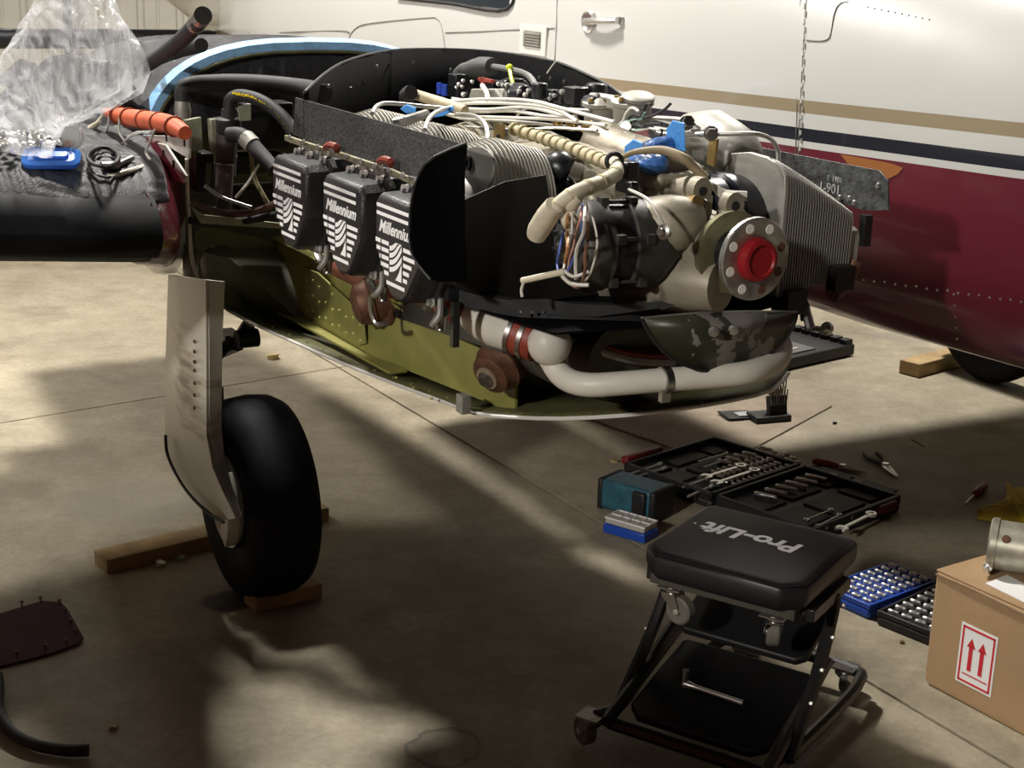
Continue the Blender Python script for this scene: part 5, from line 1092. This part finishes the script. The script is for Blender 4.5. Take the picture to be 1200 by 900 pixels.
# ---- big open tool case
TC = W(730, 560); e1 = (W(835, 527)-TC); LX = e1.length; rz = math.atan2(e1.y, e1.x)
tcase = thing('open_tool_case', 'large black open tool case full of sockets and wrenches behind the stool', 'tool case', TC, rz)
ex = e1.normalized(); ey = V3(ex.y, -ex.x, 0)   # ey towards the camera-right
def tcf(u, v, z): return TC+ex*u+ey*v+V3(0, 0, z)
DY = .385
def traybox(v0, dep, nm, lift=0.):
    mb = MB(); c = (LX/2, -(v0+dep/2), .02+lift)
    mb.box((LX/2, -(v0+dep/2), .014), (LX, dep, .028)); o = mb.build(nm, tray, tcase, bevel=.008)
    rim = MB()
    for (x, y, w, h) in ((LX/2, -(v0+.008), LX, .016), (LX/2, -(v0+dep-.008), LX, .016), (.008, -(v0+dep/2), .016, dep), (LX-.008, -(v0+dep/2), .016, dep)): rim.box((x, y, .04), (w, h, .03))
    rim.build('rim', tray, o, bevel=.004); return o
t1 = traybox(0, DY, 'lower_tray'); t2 = traybox(DY+.012, DY, 'lid_tray')
MB().cyl((.1, -(DY+.006), .03), (LX-.1, -(DY+.006), .03), .006).build('hinge', tray, tcase)
MB().box((.12, .022, .05), (.19, .03, .03)).build('red_grip', mat('dark_red_handle', (.16, .012, .015), .45), tcase, bevel=.008)
MB().box((LX-.09, -(2*DY+.012)-.004, .035), (.10, .02, .03)).build('red_latch', mat('dark_red_handle', (.16, .012, .015)), tcase, bevel=.004)
mb = MB()
for i in range(9): mb.box((.06+(i % 3)*.19, -(.06+(i//3)*.11), .031), (.16, .08, .008))
mb.build('moulded_insert', mat('insert_plastic', (.018, .018, .019), .6), t1, bevel=.003)
mb = MB()
for i in range(6): mb.box((.1+(i % 3)*.19, -(DY+.10+(i//3)*.17), .031), (.16, .13, .008))
mb.build('moulded_insert', mat('insert_plastic', (.018, .018, .019)), t2, bevel=.003)
# sockets: one mesh, many individual objects
def socket_mesh(r, L, nm='socket'):
    return MB().lathe((0, 0, 0), (1, 0, 0), [(-L/2, r*.8), (-L/2+.002, r), (0, r), (.002, r*.86), (L/2-.004, r*.82), (L/2, r*.7), (L/2-.001, r*.45), (L/2-.006, r*.42)], 12).mesh(nm, steel)
SM = {}
def sock(p, rz_, r, L, label, group):
    k = (round(r, 4), round(L, 3))
    if k not in SM: SM[k] = socket_mesh(r, L)
    o = bpy.data.objects.new('socket', SM[k]); COL.objects.link(o); o.location = p; o.rotation_euler = (0, 0, rz_)
    return tag(o, label, 'socket', group)
for row, (v, n, r, L, u0, st) in enumerate(((.235, 12, .006, .028, .20, .030), (.275, 13, .0075, .026, .18, .030), (.315, 14, .0065, .024, .15, .029), (.350, 13, .0055, .022, .16, .029))):
    for i in range(n): sock(tcf(u0+i*st, v, .036+r), rz-pi/2+.25, r, L, ['chrome socket in the back row of the large tool case', 'chrome socket in the second row of the large tool case', 'chrome socket in the third row of the large tool case', 'chrome socket in the row along the large tool case hinge'][row], 'sockets in the %s row of the large tool case' % ['back', 'second', 'third', 'hinge'][row])
for i in range(6): sock(tcf(.30+i*.045, .195, .044), rz-pi/2+.35, .009, .05, 'long chrome socket in the row beside the wrenches in the tool case', 'deep sockets in the large tool case')
for i in range(7): sock(tcf(.15+i*.055, DY+.10, .044), rz-pi/2+.3, .007, .075, 'long thin chrome bit holder in the lid row of the tool case', 'long bits in the lid of the tool case')
def wrench(p0, p1, w, label, group=None, m=steel):
    d = p1-p0; L = d.length; t = thing('combination_wrench', label, 'wrench', (p0+p1)/2, math.atan2(d.y, d.x), group)
    MB().box((0, 0, 0), (L*.86, w*.45, .005)).build('shank', m, t, bevel=.0015)
    mb = MB(); mb.rings([[V3(L/2-w*.6+cos(t_)*k, sin(t_)*k, z) for t_ in [i*pi/9 for i in range(18)]] for k, z in ((w*.62, -.005), (w*.62, .005), (w*.36, .005), (w*.36, -.005), (w*.62, -.005))], caps=False); mb.build('ring_end', m, t)
    A = [(-L/2+w*.9, -w*.3), (-L/2+w*.6, -w*.65), (-L/2-w*.2, -w*.6), (-L/2-w*.25, -w*.3), (-L/2+w*.35, -w*.28), (-L/2+w*.35, w*.28), (-L/2-w*.25, w*.3), (-L/2-w*.2, w*.6), (-L/2+w*.6, w*.65), (-L/2+w*.9, w*.3)]
    MB().prism([(x, y, -.004) for x, y in A], (0, 0, .008)).build('open_end', m, t); return t
wrench(W(826, 560, .045), W(872, 544, .05), .030, 'chrome combination wrench in the tool case, the left one of the big pair'); wrench(W(838, 567, .045), W(888, 549, .05), .030, 'chrome combination wrench in the tool case, the right one of the big pair')
wrench(W(985, 621, .050), W(1024, 600, .055), .028, 'bright chrome wrench laid across the right end of the tool case')
for i, (a_, b_) in enumerate((((958, 617), (985, 603)), ((966, 618), (998, 605)), ((944, 610), (975, 597)))): wrench(W(*a_, .045), W(*b_, .045), .014, 'small dull wrench in the lid tray of the tool case', 'small wrenches in the lid tray', steeld)
for i, (a_, b_) in enumerate((((737, 556), (775, 543)), ((742, 560), (780, 548)), ((818, 541), (852, 531)), ((824, 548), (856, 537)), ((800, 571), (830, 560)), ((806, 582), (835, 569)))):
    p, q = W(*a_, .046), W(*b_, .046); tag(MB().cyl(p, q, .004, n=8).cyl(p.lerp(q, .9), q, .007, n=8).build('extension_bar', steel), 'slim chrome extension bar lying in the tool case', 'bar', 'extension bars in the tool case')
# ---- teal case, organizer
p = W(745, 592); t = thing('teal_tool_case', 'teal hard case with black ends beside the open tool case', 'case', W(744, 600), radians(-38)+.0)
MB().box((0, .0, .055), (.20, .12, .10)).build('case_body', teal, t, bevel=.012)
for sx in (-1, 1): MB().box((sx*.098, 0, .055), (.022, .125, .105)).build('end_cap', tray, t, bevel=.008)
MB().box((.055, -.064, .06), (.05, .02, .08)).build('handle', tray, t, bevel=.008)
t = thing('parts_organizer', 'small blue organizer box with a clear compartment lid below the teal case', 'organizer', W(739, 626), radians(-36))
MB().box((0, 0, .015), (.15, .085, .03)).build('base', blueplastic, t, bevel=.004); MB().box((0, 0, .040), (.14, .078, .018)).build('clear_lid', mat('frosted_plastic', (.55, .52, .47), .3, trans=.3), t, bevel=.003)
mb = MB(); [mb.box((x, 0, .050), (.004, .078, .004)) for x in (-.07, -.03, 0, .035, .07)]; [mb.box((0, y, .050), (.14, .004, .004)) for y in (-.038, 0, .038)]; mb.build('lid_rib', paper, t)
# ---- socket trays blue and black
def stray(c4, m, nm, label, rows, cols, sl, grp, colm=None):
    a, b, c = [Vector(p) for p in c4]; ex = (b-a); ey = (c-a); LX_, LY_ = ex.length, ey.length; rz = math.atan2(ex.y, ex.x); t = thing(nm, label, 'socket tray', a, rz)
    sgn = 1 if (ex.x*ey.y-ex.y*ey.x) > 0 else -1; LYs = LY_*sgn; ey = V3(-ex.y, ex.x, 0).normalized()*LYs
    MB().box((LX_/2, LYs/2, .014), (LX_, LY_, .028)).build('tray_base', m, t, bevel=.008)
    mb = MB(); [mb.box((x, y, .035), (w, h, .016)) for x, y, w, h in ((LX_/2, LYs*.02, LX_, .01), (LX_/2, LYs*.98, LX_, .01), (.005, LYs/2, .01, LY_), (LX_-.005, LYs/2, .01, LY_), (LX_/2, LYs*.62, LX_*.98, .008))]; mb.build('tray_rim', m, t, bevel=.003)
    for i in range(cols):
        for j in range(rows):
            q = a+ex*((i+.8)/(cols+.6))+ey*((j+.75)/(rows+.5)); sock(q+V3(0, 0, .042), rz+(pi/2 if LX_ < 0 else 0)+radians(8), .0085 if (i+j) % 3 else .0065, LX_/(cols+.6)*.68, label2[grp]+', '+['column at the left end', 'second column from the left', 'third column from the left', 'column at the right end'][i], grp+', '+['left column', 'second column', 'third column', 'right column'][i])
label2 = {'sockets in the blue tray': 'chrome socket lying in the blue tray by the stool', 'sockets in the black tray': 'chrome socket lying in the black tray by the cardboard box'}
stray((W(962, 702), W(1018, 727), W(1012, 664)), blueplastic, 'blue_socket_tray', 'open blue plastic tray of chrome sockets on the floor beside the stool', 9, 4, .02, 'sockets in the blue tray')
stray((W(1026, 732), W(1100, 762), W(1078, 692)), tray, 'black_socket_tray', 'open black plastic tray of chrome sockets against the cardboard box', 8, 4, .02, 'sockets in the black tray')
# ---- second tool case under the propeller side
a, b, c = W(918, 437), W(993, 420), W(930, 396); ex = b-a; rz = math.atan2(ex.y, ex.x)
t = thing('flat_tool_case', 'flat black tool case with a grey panel on the lit floor behind the engine', 'tool case', a, rz)
MB().box((ex.length/2, .22, .03), (ex.length+.12, .42, .05)).build('case_tray', tray, t, bevel=.006); MB().box((ex.length/2-.10, .18, .057), (.30, .26, .006)).build('grey_panel', mat('grey_panel', (.10, .10, .10), .35), t)
mb = MB(); [mb.ball((ex.length*(.15+.16*i)+.06, .39, .065), .024, 10) for i in range(6)]; [mb.box((ex.length+.03, .04+.055*i, .065), (.05, .04, .025)) for i in range(6)]; mb.build('socket_rail', tray, t, bevel=.003)
MB().box((ex.length/2-.1, .10, .061), (.18, .006, .002)).build('pale_mark', paper, t)
# ---- drill index
dp = W(905, 496); t = thing('drill_index', 'open black drill index with steel bits fanned upright on the plywood sheet', 'drill index', dp+V3(0, 0, .007), radians(20))
MB().box((0, .03, .012), (.15, .09, .024)).build('base', tray, t, bevel=.003); MB().box((-.10, .09, .006), (.13, .10, .008), Matrix.Rotation(.05, 3, 'Y')).build('lid', tray, t, bevel=.003); MB().box((-.085, .08, .012), (.055, .05, .004)).build('lid_label', mat('grey_label', (.35, .35, .34), .5), t)
Rm = Matrix.Rotation(radians(-14), 3, 'X'); MB().box((.03, .03, .055), (.075, .03, .075), Rm).build('bit_holder', tray, t, bevel=.003)
for j in range(3):
    for i in range(7):
        h = .075+.030*j+.010*(i % 3); x = -.002+i*.0105; y = .012+.016*j; p = V3(x, y, .06+.018*j); MB().cyl(p, p+V3(.002*(i-1), .014, h*.75), .0032, .0025, n=6).build('drill_bit', steeld, t)
# ---- cardboard box
c0 = W(1082, 801); ang = radians(-56); BH, BX, BY = .30, .52, .42
t = thing('cardboard_box', 'brown cardboard box with a red arrow label at the right edge', 'box', c0, ang)
mb = MB(); mb.rings([[(.006, .006, 0), (BX, 0, 0), (BX, BY, 0), (0, BY, 0)], [(0, 0, .02), (BX, 0, .02), (BX, BY, .02), (0, BY, .02)], [(0, 0, BH), (BX, 0, BH), (BX, BY, BH), (0, BY, BH)]]); mb.build('carton', card, t, bevel=.006)
MB().box((BX*.5, BY*.25, BH+.003), (BX+.004, BY*.5-.004, .005)).build('flap', card, t, bevel=.001); MB().box((BX*.5, BY*.75, BH+.003), (BX, BY*.5-.004, .005)).build('flap', card, t, bevel=.001)
MB().tube([(0, -.001, BH-.006), (.12, -.004, BH-.003), (.3, -.003, BH-.008), (BX, -.001, BH-.004)], .0025, 6).build('torn_edge', carddark, t)
def onbox(x, y):     # point on the box's near face
    d = ray(x, y); nrm = Vector((-sin(ang)*-1, -cos(ang), 0)); nrm = Vector((sin(ang), -cos(ang), 0)); tt_ = (c0-Vector((0, 0, CH))).dot(nrm)/d.dot(nrm); p = Vector((0, 0, CH))+d*tt_-c0
    return p.dot(Vector((cos(ang), sin(ang), 0))), p.z
lx0, lz1 = onbox(1128, 728); lx1, _z = onbox(1170, 748); _x, lz0 = onbox(1121, 797)
lw, lh_ = lx1-lx0, lz1-lz0; mb = MB(); F_ = lambda u, v, y: (lx0+lw*u, y, lz0+lh_*v)
mb.prism([F_(0, 0, -.001), F_(1, 0, -.001), F_(1, 1, -.001), F_(0, 1, -.001)], (0, .001, 0)); lab = mb.build('label', paper, t)
mb = MB(); q_ = lambda u0, v0, u1, v1: mb.prism([F_(u0, v0, -.0016), F_(u1, v0, -.0016), F_(u1, v1, -.0016), F_(u0, v1, -.0016)], (0, .0006, 0))
q_(.05, .035, .95, .07); q_(.05, .93, .95, .965); q_(.05, .035, .10, .965); q_(.90, .035, .95, .965); q_(.16, .17, .86, .19)
for cx in (.33, .64):
    q_(cx-.055, .25, cx+.055, .66); mb.prism([F_(cx-.12, .64, -.0016), F_(cx+.12, .64, -.0016), F_(cx, .80, -.0016)], (0, .0006, 0))
mb.build('arrow_print', redink, lab)
# starter motor on the box
ms = W(1163, 664, BH+.005); s0 = W(1156, 672, BH+.007); sd = Vector((cos(radians(-12)), sin(radians(-12)), 0)); sm = thing('starter_motor', 'worn metal starter motor lying on top of the cardboard box', 'motor', s0, radians(-22)); sm.scale = (1.18, 1.18, 1.18)
MB().lathe((0, .03, .055), (1, 0, 0), [(-.004, .050), (0, .054), (.012, .054), (.013, .051), (.2, .051), (.202, .054), (.215, .054), (.22, .04)], 36).build('motor_can', mat('tarnished_can', (.42, .40, .32), .38, .6, var=.3, vs=14), sm)
MB().lathe((.004, .0, .022), (-.2, -1, -.2), [(0, .010), (.018, .010), (.020, .006), (.03, .006)], 10).build('terminal', steel, sm); MB().lathe((.03, -.012, .085), (0, -.75, .65), [(0, .009), (.003, .008)], 12).build('red_plug', rust, sm)
MB().hexb((.115, -.022, .058), (0, -1, .2), .007, .006).build('screw', rubber, sm)
q = [W(1155, 684, BH+.006), W(1200, 706, BH+.006), W(1230, 700, BH+.006), W(1180, 674, BH+.006)]; 
tg = tag(MB().prism([p for p in q], (0, 0, .0015)).build('paper_tag', paper), 'white paper tag lying under the starter motor on the cardboard box', 'tag')
# ---- creeper stool
SH = .462; SR = radians(-32); sc0 = Vector((.543, 3.100, 0)); st = thing('mechanic_stool', 'black folded mechanic creeper used as a rolling stool with a padded seat', 'stool', sc0, SR)
def soct(w, d, c, z): return [V3(x, y, z) for x, y in ((-w+c, -d), (w-c, -d), (w, -d+c), (w, d-c*.4), (w-c*.4, d), (-w+c*.4, d), (-w, d-c*.4), (-w, -d+c))]
mb = MB(); R = [soct(.178, .168, .04, SH-.065), soct(.188, .178, .044, SH-.058), soct(.192, .182, .045, SH-.035), soct(.191, .181, .044, SH-.014), soct(.184, .174, .04, SH-.003), soct(.170, .160, .035, SH)]
seat = mb.rings(R).build('seat_pad', vinyl, st, bevel=.008, ang=50)
MB().box((0, 0, SH-.075), (.34, .30, .022)).build('seat_board', mat('bare_seat_board', (.05, .045, .035), .7), st)
vs, fs = text_mesh('Pro-Lift', .078, .12, .0005, .0026); Rt = Matrix.Rotation(pi-.02, 3, 'Z')
MB().add([Rt@Vector((v.x*.98, v.y, 0))+V3(-.012, .030, SH+.0008+v.z*.3) for v in vs], fs).build('seat_print', text_w, seat, recalc=False)
MB().lathe((-.152, .030, SH+.0005), (0, 0, 1), [(0, .003), (.0006, .003)], 8).build('seat_print', text_w, seat)
def caster(p, rz_, sc_=1.):
    c = MB().lathe(p, (0, 0, -1), [(0, .022), (.008, .022), (.010, .016), (.018, .016)], 16); c.box(p+V3(0, 0, -.002), (.055, .055, .003)); pl = c.build('caster_plate', steeld, st)
    Rz = Matrix.Rotation(rz_, 3, 'Z'); mb = MB()
    for s in (-1, 1): mb.prism([p+Rz@V3(x, s*.017, z) for x, z in ((-.018, -.016), (.018, -.016), (.034, -.055), (.022, -.060), (-.014, -.026))], Rz@V3(0, .002*s, 0))
    mb.box(p+V3(0, 0, -.017), (.036, .036, .003), Rz); mb.build('caster_fork', steeld, pl)
    w = p+Rz@V3(.024, 0, -.052); MB().lathe(w, Rz@V3(0, 1, 0), [(-.013, .022), (-.014, .028), (-.010, .0325), (.010, .0325), (.014, .028), (.013, .022)], 28).build('caster_wheel', castw, pl)
    MB().lathe(w, Rz@V3(0, 1, 0), [(-.020, .006), (-.018, .008), (.018, .008), (.020, .006)], 8).build('axle_bolt', steel, pl)
caster(V3(-.120, -.135, SH-.085), radians(-10)); caster(V3(.125, -.140, SH-.085), radians(115))
caster(V3(-.12, .13, SH-.085), radians(30)); caster(V3(.12, .13, SH-.085), radians(60))
sq = .013
def sqt(pts, name='frame_tube', r=sq, m=framem, par=None): return MB().tube(pts, r*1.15, 8, 5).build(name, m, par or st)
# base loop on casters
sqt([V3(-.215, -.285, .09), V3(-.195, -.20, .095), V3(-.185, .0, .19), V3(-.175, .05, .22)]) ; 
for sx in (-1, 1):
    sqt([V3(sx*.19, -.29, .085), V3(sx*.185, -.10, .145)]+[V3(sx*.18, .06, .20)], 'lower_rail')
    sqt([V3(sx*.205, -.20, .08), V3(sx*.20, -.06, .22), V3(sx*.195, .02, .34), V3(sx*.19, .03, SH-.085)], 'upright_strut')
    MB().box((sx*.19, .0, SH-.085), (.02, .22, .03)).build('seat_bracket', framem, st, bevel=.003)
sqt([V3(.19, -.26, .075), V3(.205, .05, .075), V3(.20, .24, .075), V3(.155, .30, .075), V3(-.1, .30, .075), V3(-.16, .26, .075), (V3(-.17, .1, .075))], 'base_loop')
sqt([V3(-.19, -.27, .075), V3(.19, -.27, .075)], 'cross_bar')
MB().rings([soct(.165, .15, .03, 0), soct(.165, .15, .03, .022)]).build('lower_pad', mat('black_pad', (.006, .006, .0065), .55), st, bevel=.005, loc=(0, -.10, .115)); o = [c for c in st.children if c.name.startswith('lower_pad')][0]; o.rotation_euler.x = radians(12)
MB().rings([soct(.158, .09, .02, 0), soct(.158, .09, .02, .02)]).build('middle_pad', mat('black_pad', (.006, .006, .0065)), st, bevel=.005, loc=(.0, .06, .24)); o = [c for c in st.children if c.name.startswith('middle_pad')][0]; o.rotation_euler.x = radians(20)
for p, rz_ in ((V3(-.225, -.29, .095), radians(150)), (V3(.20, -.29, .085), radians(40)), (V3(.15, .29, .085), radians(70)), (V3(-.13, .29, .085), radians(10))): caster(p, rz_)
mb = MB(); [mb.hexb(V3(.208, -.16+.05*i, .12+.058*i), (1, 0, 0), .006, .006) for i in range(5)]; [mb.hexb(V3(-.208, -.16+.09*i, .12+.10*i), (-1, 0, 0), .006, .006) for i in range(3)]; mb.build('frame_bolt', steeld, st)
# ratchet on the lower pad
Lp = lambda x, y, z: sc0+Matrix.Rotation(SR, 3, 'Z')@V3(x, y, z)
rt = thing('ratchet', 'small chrome ratchet with a socket lying on the stool lower pad', 'ratchet', Lp(-.02, -.14, .142), SR-.05)
MB().tube([(-.055, .0, .008), (-.02, 0, .008), (.09, 0, .008)], [.011, .005, .006], 10).build('ratchet_handle', steel, rt); MB().cyl((-.055, 0, .005), (-.055, 0, .042), .008, n=12).build('ratchet_socket', steeld, rt)
